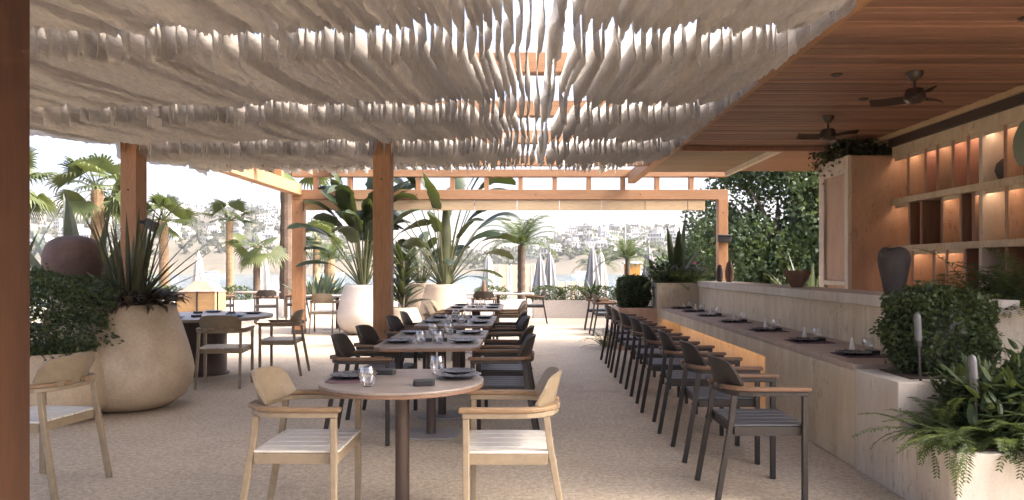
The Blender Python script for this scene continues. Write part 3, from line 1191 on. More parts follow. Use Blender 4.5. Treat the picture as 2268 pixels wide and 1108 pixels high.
# ------------------------------------------------------------------ tables
def rounded(hx, hy, rad, k=6):
    pts = []
    for cx_, cy_, a0 in ((hx - rad, hy - rad, 0), (-hx + rad, hy - rad, 90), (-hx + rad, -hy + rad, 180), (hx - rad, -hy + rad, 270)):
        for i in range(k + 1):
            a = R(a0 + 90 * i / k)
            pts.append((cx_ + rad * math.cos(a), cy_ + rad * math.sin(a)))
    return pts


def circle(r_, k=48):
    return [(r_ * math.cos(2 * math.pi * i / k), r_ * math.sin(2 * math.pi * i / k)) for i in range(k)]


def table(x, y, top_pts, base_pts, label, group='pedestal tables in the row', wood_='table_wood', pole=0.038, thick=0.032):
    t = thing('dining_table', label, 'table', (x, y, 0), 0, group)
    mb = MB()
    mb.prism(top_pts, 0.7265, 0.74)
    top = build('table_top', mb, wood_, t, bevel=0.004)
    mb = MB()
    mb.prism([(px * 0.996, py * 0.996) for px, py in top_pts], 0.74 - thick, 0.7262)
    build('edge_band', mb, 'table_edge_wood' if wood_ == 'table_wood' else wood_, top, bevel=0.003)
    mb = MB()
    mb.lathe([(pole, 0.0125), (pole, 0.74 - thick - 0.0005)], 20)
    build('pole', mb, 'table_leg_metal', t, smooth=True)
    mb = MB()
    mb.prism(base_pts, 0, 0.012)
    build('base_plate', mb, 'grey_base_metal', t, bevel=0.004)
    return t


table(-0.662, 3.99, circle(0.435), circle(0.22), 'round brown table in front with the two beige armchairs')
tdesc = {}
for k, y in enumerate((5.98, 6.765, 8.10, 8.885)):
    table(-0.762, y, rounded(0.405, 0.39, 0.13 if k == 0 else 0.06), rounded(0.22, 0.19, 0.12), 'square brown table of the row, %s behind the round front table' % names[k])
for k, y in enumerate((11.05, 11.85)):
    table(-0.762, y, rounded(0.405, 0.39, 0.06), rounded(0.22, 0.19, 0.12), 'brown table at the far end of the row between beige armchairs, %s' % ('nearer', 'farther')[k])
table(-0.66, 17.55, rounded(0.85, 0.42, 0.05), rounded(0.35, 0.2, 0.1), 'long pale table far down the aisle before the clipped hedge', 'far tables', 'table_wood_pale')
table(2.42, 15.55, rounded(0.42, 0.95, 0.05), rounded(0.2, 0.35, 0.1), 'dark far table right of the aisle, behind the clipped bush', 'far tables')
table(-4.1, 16.2, rounded(0.7, 0.42, 0.05), rounded(0.3, 0.2, 0.1), 'pale far table left of the white bulbous pot', 'far tables', 'table_wood_pale')
table(-6.7, 18.6, circle(0.55), circle(0.28), 'small dark round table at the far left by the planter wall', 'far tables')
# big round pedestal table at the left
t = thing('pedestal_table', 'big round table on a thick drum pedestal behind the large beige pot', 'table', (-4.1, 9.42, 0))
mb = MB()
mb.prism(circle(0.86, 64), 0.70, 0.74)
build('table_top', mb, 'table_wood', t, bevel=0.01)
mb = MB()
mb.lathe([(0.33, 0.0), (0.33, 0.02), (0.30, 0.03), (0.30, 0.68), (0.33, 0.699)], 40)
build('pedestal', mb, 'table_leg_metal', t, smooth=True)

# ------------------------------------------------------------------ tableware
plate_b = MB().lathe([(0.0, 0.0), (0.075, 0.0), (0.085, 0.006), (0.122, 0.018), (0.127, 0.021), (0.122, 0.022), (0.084, 0.012), (0.0, 0.010)], 40)
plate_me = plate_b.mesh('plate')
bowl_me = MB().lathe([(0.0, 0.0), (0.055, 0.0), (0.092, 0.016), (0.096, 0.019), (0.09, 0.018), (0.05, 0.007), (0.0, 0.006)], 32).mesh('side_plate')
coaster_me = MB().prism(rounded(0.055, 0.038, 0.015, 3), 0, 0.028).mesh('cutlery_box')
glass_me = MB().lathe([(0.0, 0.0), (0.026, 0.0), (0.037, 0.022), (0.044, 0.052), (0.041, 0.082), (0.035, 0.102), (0.0338, 0.102), (0.0395, 0.08), (0.0425, 0.052), (0.035, 0.024), (0.0, 0.008)], 24).mesh('tumbler')
candle_me = MB().lathe([(0.018, 0.0), (0.02, 0.02), (0.015, 0.05), (0.009, 0.08), (0.003, 0.098)], 14).mesh('candle')
mat_me = MB().prism(rounded(0.11, 0.14, 0.05, 4), 0, 0.003).mesh('placemat')
mat2_me = MB().prism(rounded(0.17, 0.17, 0.02, 3), 0, 0.003).mesh('placemat')


def ware(name, me, mat, x, y, z, label, cat, group, rz=0.0, smooth=True, bevel=0):
    o = build(name, me, mat, None, bevel=bevel, loc=(x, y, z), rot=(0, 0, rz))
    if smooth:
        me.polygons.foreach_set('use_smooth', [True] * len(me.polygons))
        me.set_sharp_from_angle(angle=R(50))
    return tag(o, label, cat, group)


def setting(x, y, z, tdesc_, side, sgn, offs=(0, 0), light=False):
    """sgn: +1 = seat lies towards -X"""
    ware('dinner_plate', plate_me, 'plate', x, y, z + 0.003, 'charcoal dinner plate on %s, %s' % (tdesc_, side), 'plate', 'charcoal dinner plates', 0)
    ware('tumbler', glass_me, 'glass', x + sgn * 0.19, y - 0.10, z, 'clear tumbler on %s, %s' % (tdesc_, side), 'glass', 'clear tumblers')
    ware('cutlery_box', coaster_me, 'coaster', x + sgn * 0.20, y + 0.10, z, 'small black box on %s, %s' % (tdesc_, side), 'box', 'small black table boxes', 0, False, 0.003)


# round table: placed as in the photograph
TZ = 0.7405
ware('placemat', mat_me, 'placemat', -0.945, 4.0, TZ, 'plum placemat on the round front table, left side', 'placemat', 'plum placemats', 0, False)
ware('dinner_plate', plate_me, 'plate', -0.935, 4.05, TZ + 0.0035, 'charcoal dinner plate on the round front table, left side', 'plate', 'charcoal dinner plates')
ware('dinner_plate', plate_me, 'plate', -0.37, 4.06, TZ + 0.001, 'charcoal dinner plate on the round front table, right side', 'plate', 'charcoal dinner plates')
ware('side_plate', bowl_me, 'plate', -0.37, 4.06, TZ + 0.024, 'smaller plate stacked on the right plate of the round front table', 'plate', None)
ware('tumbler', glass_me, 'glass', -0.80, 3.76, TZ, 'clear tumbler near the front edge of the round front table', 'glass', 'clear tumblers')
ware('tumbler', glass_me, 'glass', -0.50, 4.20, TZ, 'clear tumbler at the back of the round front table', 'glass', 'clear tumblers')
ware('cutlery_box', coaster_me, 'coaster', -0.79, 4.20, TZ, 'small black box at the back of the round front table', 'box', 'small black table boxes', 0, False, 0.003)
ware('cutlery_box', coaster_me, 'coaster', -0.52, 3.80, TZ, 'small black box near the front of the round front table', 'box', 'small black table boxes', 0.1, False, 0.003)
for k, y in enumerate((5.98, 6.765, 8.10, 8.885)):
    d = 'the %s square table of the row' % names[k]
    setting(-1.02, y + random.uniform(-0.03, 0.03), TZ, d, 'left side', 1)
    setting(-0.50, y + random.uniform(-0.03, 0.03), TZ, d, 'aisle side', -1)
for k, y in enumerate((11.05, 11.85)):
    d = 'the %s table at the row end' % ('nearer', 'farther')[k]
    setting(-1.02, y, TZ, d, 'left side', 1)
    setting(-0.50, y, TZ, d, 'aisle side', -1)
for k, (a, nm) in enumerate(((200, 'left'), (265, 'front'), (330, 'right'), (30, 'back right'), (100, 'back'))):
    x, y = -4.1 + 0.62 * math.cos(R(a)), 9.42 + 0.62 * math.sin(R(a))
    ware('dinner_plate', plate_me, 'plate', x, y, TZ + 0.001, 'charcoal dinner plate on the big pedestal table, %s' % nm, 'plate', 'charcoal dinner plates')
    x, y = -4.1 + 0.4 * math.cos(R(a + 20)), 9.42 + 0.4 * math.sin(R(a + 20))
    ware('cutlery_box', coaster_me, 'coaster', x, y, TZ, 'small black box on the big pedestal table, %s' % nm, 'box', 'small black table boxes', a, False, 0.003)
for k, y in enumerate((5.49, 6.49, 7.6, 8.8, 9.95, 10.9, 11.75)):
    z = 0.6958
    lab = 'at the %s place from the near end of the bar' % names[k]
    ware('placemat', mat2_me, 'placemat', 2.47, y, z, 'plum placemat ' + lab, 'placemat', 'plum placemats on the bar', 0, False)
    ware('dinner_plate', plate_me, 'plate', 2.42, y + 0.02, z + 0.0035, 'charcoal dinner plate ' + lab, 'plate', 'charcoal dinner plates on the bar')
    ware('cutlery_box', coaster_me, 'coaster', 2.58, y + 0.06, z + 0.0035, 'small black box ' + lab, 'box', 'small black boxes on the bar', R(90), False, 0.003)
    ware('tumbler', glass_me, 'glass', 2.64, y + 0.26, z, 'clear tumbler ' + lab, 'glass', 'clear tumblers on the bar')
    ware('candle', candle_me, 'white_wax', 2.56, y + 0.36, z, 'slim white candle ' + lab, 'candle', 'slim white candles on the bar')
# a few things on the far tables
for k, (x, y, nm) in enumerate(((-1.1, 17.4, 'left'), (-0.2, 17.6, 'right'))):
    ware('dinner_plate', plate_me, 'plate', x, y, TZ, 'charcoal plate on the long pale far table, %s' % nm, 'plate', 'plates on the far tables')
vase_me = MB().lathe([(0.0, 0.0), (0.05, 0.0), (0.065, 0.08), (0.045, 0.17), (0.028, 0.24), (0.032, 0.27), (0.0, 0.26)], 18).mesh('vase')
ware('vase', vase_me, 'brown_clay', -1.0, 17.7, TZ, 'slim brown vase on the long pale far table', 'vase', None)

# ------------------------------------------------------------------ pots and urns on the ledge
mb = MB()
prof = [(0.06, 0.0), (0.066, 0.01), (0.085, 0.11), (0.105, 0.21), (0.112, 0.26), (0.104, 0.305), (0.078, 0.335), (0.055, 0.342), (0.045, 0.335), (0.05, 0.31), (0.075, 0.27), (0.03, 0.1)]
mb.lathe(prof, 32)
# uneven broken rim
for i, q in enumerate(mb.v):
    if q[2] > 0.28:
        a = math.atan2(q[1], q[0])
        dz = -0.022 * max(0, math.cos(a - 3.9)) ** 3 + 0.005 * math.sin(3 * a)
        mb.v[i] = (q[0], q[1], q[2] + dz)
o = build('urn', mb, 'dark_clay', smooth=True, loc=(2.865, 5.80, 1.1225))
o.scale = (1.08, 1.08, 1.1)
tag(o, 'dark grey clay urn with broken rim on the bar ledge', 'urn')
mb = MB().lathe([(0.062, 0.0), (0.066, 0.008), (0.085, 0.05), (0.12, 0.105), (0.150, 0.165), (0.152, 0.185), (0.145, 0.187), (0.115, 0.11), (0.0, 0.05)], 32)
tag(build('bowl', mb, 'brown_clay', smooth=True, loc=(3.0, 8.25, 1.1225)), 'wide brown clay bowl on the bar ledge', 'bowl')
for (x, y, h, r_, mt, lab) in ((3.0, 11.55, 0.26, 0.05, 'dark_clay', 'short dark bottle vase at the far end of the bar ledge'),
                               (3.07, 11.25, 0.30, 0.062, 'brown_clay', 'taller brown bottle vase at the far end of the bar ledge')):
    mb = MB().lathe([(r_ * 0.7, 0), (r_, h * 0.2), (r_ * 1.05, h * 0.55), (r_ * 0.75, h * 0.85), (r_ * 0.5, h), (r_ * 0.35, h * 0.97), (0.0, h * 0.9)], 20)
    tag(build('bottle_vase', mb, mt, smooth=True, loc=(x, y, 1.1225)), lab, 'vase')
# shelf ornaments
orn = [
    (4.86, 9.42, 2.2255, 'dark_clay', 0.035, 0.16, 'small dark bottle on the upper shelf beside the stone block'),
    (4.92, 8.44, 2.2255, 'pale_clay', 0.06, 0.40, 'tall pale vase in an upper lit niche'),
    (4.88, 7.56, 2.2255, 'dark_clay', 0.10, 0.22, 'round dark pot in the upper niche right of the upright'),
    (4.90, 8.72, 1.6205, 'dark_clay', 0.04, 0.24, 'dark tall bottle in a middle wooden niche'),
    (4.90, 8.05, 1.6205, 'pale_clay', 0.05, 0.42, 'pale slender vase in the middle niche by the upright'),
    (4.90, 8.55, 1.0005, 'dark_clay', 0.035, 0.26, 'dark small bottle in the lower lit niche'),
    (4.90, 7.2, 1.6205, 'pale_clay', 0.07, 0.25, 'pale rounded vase in the middle niche right of the upright'),
]
for (x, y, z, mt, r_, h, lab) in orn:
    if r_ >= 0.1:
        pr = [(0.05, 0), (0.085, 0.03), (0.11, 0.10), (0.095, 0.17), (0.05, 0.215), (0.04, 0.22), (0.0, 0.2)]
    else:
        pr = [(r_ * 0.8, 0), (r_, h * 0.1), (r_, h * 0.6), (r_ * 0.55, h * 0.75), (r_ * 0.4, h * 0.95), (r_ * 0.5, h), (0.0, h * 0.97)]
    tag(build('shelf_vase', MB().lathe(pr, 20), mt, smooth=True, loc=(x, y, z + 0.0005)), lab, 'vase')


# ------------------------------------------------------------------ ceiling fans
def fan(x, y, label, a0):
    t = thing('ceiling_fan', label, 'fan', (x, y, 3.05), 0, 'ceiling fans over the bar')
    build('mount', MB().lathe([(0.072, 0.0), (0.070, -0.03), (0.035, -0.075), (0.02, -0.08)], 20), 'fan_brown', t, smooth=True)
    build('rod', MB().lathe([(0.012, -0.081), (0.012, -0.14)], 12), 'fan_brown', t, smooth=True)
    mo = build('motor', MB().lathe([(0.02, -0.14), (0.07, -0.15), (0.088, -0.20), (0.088, -0.245), (0.05, -0.275), (0.0, -0.28)], 24), 'fan_brown', t, smooth=True)
    for k in range(3):
        a = a0 + k * 2 * math.pi / 3
        mb = MB()
        vs, fs = [], []
        for i in range(9):
            s_ = i / 8
            rad = 0.06 + 0.30 * s_
            wd = 0.022 + 0.030 * math.sin(math.pi * min(1, s_ * 0.8 + 0.15)) * (1 - 0.4 * s_)
            sw = a + 0.25 * s_ * s_
            cx_, cy_ = rad * math.cos(sw), rad * math.sin(sw)
            tx, ty = -math.sin(sw), math.cos(sw)
            for dz in (0, -0.008):
                vs.append((cx_ - tx * wd, cy_ - ty * wd, -0.225 + dz - 0.022))
                vs.append((cx_ + tx * wd, cy_ + ty * wd, -0.225 + dz + 0.022))
        for i in range(8):
            a_ = i * 4
            fs += [(a_, a_ + 1, a_ + 5, a_ + 4), (a_ + 2, a_ + 6, a_ + 7, a_ + 3), (a_, a_ + 4, a_ + 6, a_ + 2), (a_ + 1, a_ + 3, a_ + 7, a_ + 5)]
        fs += [(0, 2, 3, 1), (32, 33, 35, 34)]
        mb.add(vs, fs)
        build('blade', mb, 'fan_brown', mo, smooth=True)


fan(3.40, 6.52, 'dark three blade ceiling fan nearer the camera over the bar', 0.2)
fan(3.41, 8.42, 'dark three blade ceiling fan farther back over the bar', 0.9)

# speaker and spot on the posts
o = thing('wall_speaker', 'small black box speaker on the far right post', 'speaker', (3.97, 14.93, 1.85))
build('body', MB().box(-0.13, 0.13, -0.06, 0.055, 0.0, 0.13), 'black_metal', o, bevel=0.012)
build('shade', MB().box(-0.15, 0.15, -0.08, 0.055, 0.1305, 0.15), 'frosted_white', o, bevel=0.004)
o = thing('spotlight', 'black spotlight clamped to the left timber post', 'spotlight', (-4.41, 8.5, 1.86))
build('bracket', MB().box(0.0, 0.06, -0.02, 0.02, -0.02, 0.02), 'black_metal', o, bevel=0.003)
build('head', MB().tube([(0.055, 0, 0), (0.10, -0.01, -0.01), (0.14, -0.02, -0.03), (0.20, -0.03, -0.06)], [0.03, 0.055, 0.06, 0.06], 16), 'black_metal', o, smooth=True)


# ------------------------------------------------------------------ plants
def ovoid_pot(parent, mat, h=1.0, rmax=0.5, rrim=0.375):
    pr = [(rmax * 0.42, 0.0), (rmax * 0.62, 0.02), (rmax * 0.84, 0.10), (rmax * 0.965, 0.22), (rmax, 0.36)]
    for i in range(1, 10):
        t_ = i / 9
        pr.append((rmax + (rrim - rmax) * (t_ ** 1.25), 0.36 + (h - 0.36) * t_))
    pr += [(rrim - 0.012, h + 0.008), (rrim - 0.04, h), (rrim - 0.045, h - 0.1), (0.0, h - 0.1)]
    if h < 0.9:
        pr = [(r_, z * (h / 1.0) if z <= 0.36 else z) for r_, z in pr]
    return build('pot', MB().lathe(pr, 48), mat, parent, smooth=True)


def soil_disc(parent, r_, z):
    return build('soil', MB().lathe([(r_, z - 0.02), (r_, z), (r_ * 0.5, z + 0.015), (0.001, z + 0.02)], 24), 'soil', parent)


def cloud_part(name, parent, pos, nrm, mat, length, width, jitter=0.9):
    V, F = leaf_cloud(np.asarray(pos, float), np.asarray(nrm, float), length, width, jitter)
    return build(name, np_mesh(name, V, F), mat, parent)


# --- large beige pot at left: flax and bronze underplanting
pl = thing('potted_plant', 'large beige bulbous pot with tall flax and dark trailing foliage', 'potted plant', (-3.80, 7.15, 0))
ovoid_pot(pl, 'pot_beige', 0.985, 0.57, 0.395)
soil_disc(pl, 0.335, 0.97)
random.seed(11)
for k in range(46):
    a = random.uniform(0, 6.28)
    r0 = random.uniform(0.0, 0.12)
    lean = abs(random.gauss(0, 0.22)) + 0.03
    L = random.uniform(0.65, 1.08)
    if k >= 40:
        lean = (0.75, 0.95, 1.05, 0.85, 0.6, 0.9)[k - 40]
        a = (0.15, -0.1, 0.35, -0.5, 0.5, 2.9)[k - 40]
        L = (1.0, 1.05, 0.95, 0.8, 1.05, 0.7)[k - 40]
    mb = MB()
    blade(mb, (r0 * math.cos(a), r0 * math.sin(a), 0.97), a, math.pi / 2 - lean, L, random.uniform(0.022, 0.034), droop=random.uniform(0.05, 0.4), seg=8, fold=0.45, shape='sword')
    build('leaf', mb, 'leaf_flax', pl)
mb = MB()
for k in range(430):
    a = random.uniform(0, 6.28)
    r0 = random.uniform(0.10, 0.40)
    blade(mb, (r0 * math.cos(a), r0 * math.sin(a), 0.99 + random.uniform(0, 0.09)), a + random.gauss(0, 0.7), random.uniform(-0.1, 0.9), random.uniform(0.12, 0.26), random.uniform(0.018, 0.035), droop=random.uniform(1.0, 2.4), seg=4, fold=0.2)
build('trailing_foliage', mb, 'leaf_bronze', pl)['kind'] = 'stuff'

# --- shrub in low wide pot at far left
pl = thing('potted_shrub', 'dark green clipped shrub in a low beige pot behind the near post', 'potted plant', (-4.28, 6.62, 0))
ovoid_pot(pl, 'pot_beige', 0.60, 0.56, 0.47)
soil_disc(pl, 0.42, 0.56)
P_, N_ = sample_superbox(12000, (0.54, 0.48, 0.40), 2.8, 0.45, 0.10)
P_[:, 2] += 0.88
cloud_part('crown', pl, P_, N_, 'leaf_box', 0.034, 0.013)
build('stem', MB().tube([(0, 0, 0.5), (0.03, 0, 0.7), (0, 0.02, 0.95)], [0.03, 0.025, 0.015], 8), 'bark', pl)

# --- round clay urn on a plinth
pl = thing('clay_urn', 'large round brown clay urn rising behind the clipped shrub', 'urn', (-4.50, 7.42, 0))
build('urn_body', MB().lathe([(0.10, 1.05), (0.17, 1.07), (0.235, 1.16), (0.272, 1.29), (0.278, 1.40), (0.268, 1.49), (0.245, 1.56), (0.20, 1.612), (0.14, 1.64), (0.07, 1.655), (0.001, 1.658)], 40), 'urn_clay', pl, smooth=True)
build('plinth', MB().box(-0.16, 0.16, -0.16, 0.16, 0, 1.052), 'pot_tan', pl, bevel=0.01)

# --- bluish agaves and shrubs outside left
def agave(name, x, y, z, n_, L, wd, mat, label, lean0=0.2, lean1=1.1, droop=0.3, pot=None):
    t = thing(name, label, 'plant', (x, y, z))
    for k in range(n_):
        a = k * 2.4 + random.uniform(-0.3, 0.3)
        le = lean0 + (lean1 - lean0) * (k / n_)
        mb = MB()
        blade(mb, (0.05 * math.cos(a), 0.05 * math.sin(a), 0), a, math.pi / 2 - le, L * random.uniform(0.8, 1.15), wd, droop=droop, seg=7, fold=0.4)
        build('leaf', mb, mat, t)
    return t


def bush(name, x, y, z, size, n_, mat, label, leaf=(0.05, 0.018), power=2.6, cat='shrub', depth=0.5, jitter=0.9, group=None):
    t = thing(name, label, cat, (x, y, z), 0, group)
    P_, N_ = sample_superbox(n_, size, power, depth)
    P_[:, 2] += size[2]
    cloud_part('crown', t, P_, N_, mat, leaf[0], leaf[1], jitter)
    build('stem', MB().tube([(0, 0, -0.02), (size[0] * 0.05, 0, size[2] * 0.6), (0, 0, size[2] * 1.2)], [max(0.015, size[0] * 0.07), max(0.01, size[0] * 0.05), 0.01], 7), 'bark', t)
    return t


def potless_bed(name, x0, x1, y0, y1, h, label):
    t = thing(name, label, 'planter', ((x0 + x1) / 2, (y0 + y1) / 2, 0))
    build('box', MB().box((x0 - x1) / 2, (x1 - x0) / 2, (y0 - y1) / 2, (y1 - y0) / 2, 0, h), 'pot_tan', t, bevel=0.01)
    build('soil', MB().box((x0 - x1) / 2 + 0.04, (x1 - x0) / 2 - 0.04, (y0 - y1) / 2 + 0.04, (y1 - y0) / 2 - 0.04, h - 0.005, h + 0.01), 'soil', t)


potless_bed('planter_bed', -6.9, -5.0, 8.4, 9.6, 0.62, 'tan planter bed behind the clay urn')
random.seed(5)
agave('agave', -5.35, 9.0, 0.63, 15, 1.5, 0.12, 'leaf_grey', 'grey green agave rising behind the round clay urn', 0.1, 1.0)
agave('agave', -6.25, 8.8, 0.63, 18, 1.45, 0.06, 'leaf_grey', 'narrow leaved grey green agave beside the near post edge', 0.15, 1.1)
bush('garden_shrub', -5.25, 9.3, 0.6, (0.36, 0.3, 0.38), 1500, 'leaf_olive', 'small leafy shrub between the clay urn and the left post', (0.06, 0.022))
bush('garden_shrub', -7.7, 13.5, 0.0, (0.8, 0.7, 0.85), 3800, 'leaf_olive', 'rounded dark olive bush behind the flax leaves', (0.08, 0.022))
bush('garden_shrub', -10.5, 14.5, 0.0, (1.0, 0.8, 0.75), 3000, 'leaf_olive', 'low olive shrub beyond the left edge of the terrace', (0.08, 0.022))


# --- strelitzia style plants with individual leaves
def strelitzia(parent, z0, leaves, seed):
    """leaves: (az, lean, stalk length, blade length, blade width)"""
    random.seed(seed)
    for (az, lean, sl, bl, bw, dr) in leaves:
        st, dirs = arch((0.05 * math.cos(az), 0.05 * math.sin(az), z0), az, math.pi / 2 - lean, sl, 0.25 + 0.2 * lean, 6)
        mb = MB()
        mb.tube(st, [0.020 - 0.010 * i / 6 for i in range(7)], 6)
        stalk = build('leaf_stalk', mb, 'leaf_stalk', parent)
        d = dirs[-1]
        el = math.asin(max(-1, min(1, d.z)))
        mb = MB()
        blade(mb, st[-1], az, el - 0.1, bl, bw, droop=dr, seg=16, fold=random.uniform(0.15, 0.5), shape='paddle', tear=0.28, twist=random.uniform(-1.1, 1.1))
        build('leaf', mb, 'leaf_strelitzia', stalk, smooth=True)


pl = thing('potted_plant', 'tall white bulbous pot with a big leafy strelitzia left of the orange post', 'potted plant', (-3.29, 15.1, 0))
ovoid_pot(pl, 'pot_white', 0.99, 0.535, 0.375)
soil_disc(pl, 0.33, 0.96)
lv = []
random.seed(21)
for k in range(34):
    lv.append((random.uniform(0, 6.28), random.uniform(0.02, 0.19), random.uniform(0.9, 1.75), random.uniform(0.7, 1.0), random.uniform(0.16, 0.25), random.uniform(0.8, 2.6)))
lv += [(1.2, 0.02, 1.8, 1.0, 0.24, 0.2), (3.4, 0.05, 1.75, 1.0, 0.2, 0.3), (3.1, 0.62, 0.95, 0.75, 0.12, 1.5), (3.3, 0.8, 0.8, 0.7, 0.12, 1.2), (3.0, 0.45, 1.2, 0.8, 0.14, 1.8), (3.6, 0.5, 1.3, 0.8, 0.15, 1.6), (3.3, 0.25, 1.5, 0.85, 0.2, 1.7),
       (0.2, 0.45, 1.3, 0.75, 0.15, 1.2), (-0.4, 0.4, 1.5, 0.7, 0.15, 1.4)]
strelitzia(pl, 0.95, lv, 3)

pl = thing('potted_plant', 'cream bulbous pot with a tall travellers palm right of the orange post', 'potted plant', (-1.68, 15.35, 0))
ovoid_pot(pl, 'pot_tan', 0.99, 0.535, 0.375)
soil_disc(pl, 0.33, 0.96)
random.seed(8)
build('trunk', MB().tube([(0.0, 0.0, 0.9), (0.02, 0, 1.5), (0.03, 0, 2.1), (0.03, 0, 2.6)], [0.13, 0.12, 0.11, 0.06], 12), 'leaf_stalk', pl, smooth=True)
lv = [(random.uniform(0, 6.28), random.uniform(0.1, 0.6), random.uniform(0.7, 1.7), random.uniform(0.7, 1.0), random.uniform(0.12, 0.18), random.uniform(0.8, 2.0)) for _ in range(9)]
lv += [(3.0, 0.06, 1.95, 1.15, 0.20, 0.4), (0.05, 0.13, 2.1, 1.0, 0.06, 0.2), (0.1, 0.2, 1.95, 1.1, 0.17, 2.2), (3.1, 0.2, 1.9, 0.95, 0.16, 1.2), (1.2, 0.08, 1.7, 1.0, 0.2, 0.6), (4.4, 0.10, 1.6, 1.0, 0.2, 1.0), (0.1, 0.22, 1.75, 1.0, 0.17, 1.9), (0.0, 0.42, 1.5, 0.95, 0.15, 2.0), (0.2, 0.7, 0.95, 0.8, 0.13, 1.6), (-0.2, 0.9, 0.65, 0.7, 0.10, 1.2), (0.15, 0.55, 1.2, 0.9, 0.14, 2.0),
      (3.0, 0.10, 1.75, 1.1, 0.17, 0.5), (3.2, 0.30, 1.65, 0.95, 0.14, 1.6), (3.0, 0.5, 1.45, 0.9, 0.14, 1.8), (3.3, 0.65, 1.05, 0.85, 0.16, 1.7), (2.9, 0.8, 0.8, 0.75, 0.16, 1.4),
      (1.5, 0.1, 1.5, 0.9, 0.16, 0.8), (4.6, 0.3, 1.2, 0.9, 0.17, 1.5), (0.05, 0.10, 1.6, 1.15, 0.05, 0.2), (3.2, 1.0, 0.55, 0.6, 0.12, 1.0), (4.9, 0.7, 0.7, 0.7, 0.14, 1.4), (0.3, 1.0, 0.5, 0.6, 0.1, 1.0), (4.2, 0.55, 1.0, 0.8, 0.17, 1.6)]
strelitzia(pl, 0.95, lv, 4)

# dark dracaena in a small pot
pl = thing('potted_plant', 'small cream pot with a dense dark leafy plant behind the table row', 'potted plant', (-2.08, 12.6, 0))
ovoid_pot(pl, 'pot_tan', 0.66, 0.34, 0.235)
soil_disc(pl, 0.2, 0.64)
random.seed(31)
for k in range(75):
    a = random.uniform(0, 6.28)
    z = 0.63 + random.uniform(0, 0.85)
    mb = MB()
    blade(mb, (0.03 * math.cos(a), 0.03 * math.sin(a), z), a, random.uniform(0.35, 1.3), random.uniform(0.35, 0.62), random.uniform(0.03, 0.055), droop=random.uniform(0.6, 1.8), seg=6, fold=0.3)
    build('leaf', mb, 'leaf_dark', pl)
build('stem', MB().tube([(0, 0, 0.6), (0.01, 0, 1.0), (0, 0, 1.5)], [0.03, 0.025, 0.02], 8), 'bark', pl)
# another pot partly hidden behind
pl = thing('potted_plant', 'shaded tan pot with dark bushy leaves behind the travellers palm pot', 'potted plant', (-2.35, 16.6, 0))
ovoid_pot(pl, 'pot_tan', 0.99, 0.52, 0.375)
soil_disc(pl, 0.33, 0.96)
lv = [(random.uniform(0, 6.28), random.uniform(0.15, 0.8), random.uniform(0.4, 1.1), random.uniform(0.45, 0.75), random.uniform(0.1, 0.16), random.uniform(0.6, 1.8)) for _ in range(24)]
strelitzia(pl, 0.95, lv, 9)


# --- ferns
def fern(parent, n_, x0, x1, y0, y1, z, L, mat, name='fern_foliage', rise=(0.1, 1.2), ll=0.07, hang=1.8, bias=None):
    mb = MB()
    for k in range(n_):
        x, y = random.uniform(x0, x1), random.uniform(y0, y1)
        a = random.uniform(0, 6.28) if bias is None else random.gauss(*bias)
        frond(mb, (x, y, z), a, random.uniform(*rise), L * random.uniform(0.6, 1.2), random.uniform(0.8, hang), 20, ll, 0.0062, seg=8, rach=0.003)
    o = build(name, mb, mat, parent)
    o['kind'] = 'stuff'
    return o


random.seed(41)
pl = thing('fern_planting', 'green fern mass spilling over the low stepped planter', 'fern', (2.187, 3.787, 0.405))
fern(pl, 210, 0.08, 1.2, 0.08, 0.52, 0.0, 0.36, 'leaf_fern', ll=0.055)
fern(pl, 60, 0.04, 0.5, 0.05, 0.54, 0.02, 0.36, 'leaf_fern', rise=(-0.1, 0.6), ll=0.05, hang=2.4, bias=(3.3, 0.6))
fern(pl, 18, 0.25, 1.2, 0.05, 0.2, 0.02, 0.26, 'leaf_fern', rise=(0.0, 0.5), ll=0.045, hang=2.6, bias=(-1.57, 0.6))
mb = MB()
for k in range(1300):
    x, y = random.uniform(0.15, 1.3), random.uniform(0.1, 0.5)
    blade(mb, (x, y, random.uniform(0, 0.34)), random.uniform(0, 6.28), random.uniform(0.0, 1.3), random.uniform(0.08, 0.17), random.uniform(0.014, 0.028), droop=random.uniform(0.3, 1.5), seg=4, fold=0.3)
for k in range(1500):
    x, y = random.uniform(0.18, 1.3), random.uniform(0.05, 0.56)
    zt = 0.20 + 0.30 * min(1, (x - 0.1) / 0.5) * (0.4 + 0.6 * y / 0.56)
    blade(mb, (x, y, zt * random.random() ** 0.6), random.uniform(0, 6.28), random.uniform(-0.2, 1.3), random.uniform(0.06, 0.15), random.uniform(0.010, 0.022), droop=random.uniform(0.3, 1.5), seg=4, fold=0.3)
build('leafy_undergrowth', mb, 'leaf_box', pl)['kind'] = 'stuff'
mb = MB()
for k in range(34):
    x = random.uniform(0.25, 1.2)
    pts, _ = arch((x, 0.03, 0.0), -1.57, 0.2, random.uniform(0.12, 0.33), 3.2, 6)
    mb.tube(pts, 0.0025, 4)
    for q in pts[2:]:
        blade(mb, q, random.uniform(0, 6.28), -0.5, 0.05, 0.012, droop=0.8, seg=3)
build('trailing_stems', mb, 'leaf_flax', pl)['kind'] = 'stuff'
for k in range(7):
    mb = MB()
    blade(mb, (0.55 + 0.05 * random.random(), 0.3, 0.02), k * 0.9, random.uniform(0.5, 1.2), random.uniform(0.25, 0.36), 0.035, droop=0.5, seg=6, fold=0.4)
    build('rosette_leaf', mb, 'leaf_grey', pl)

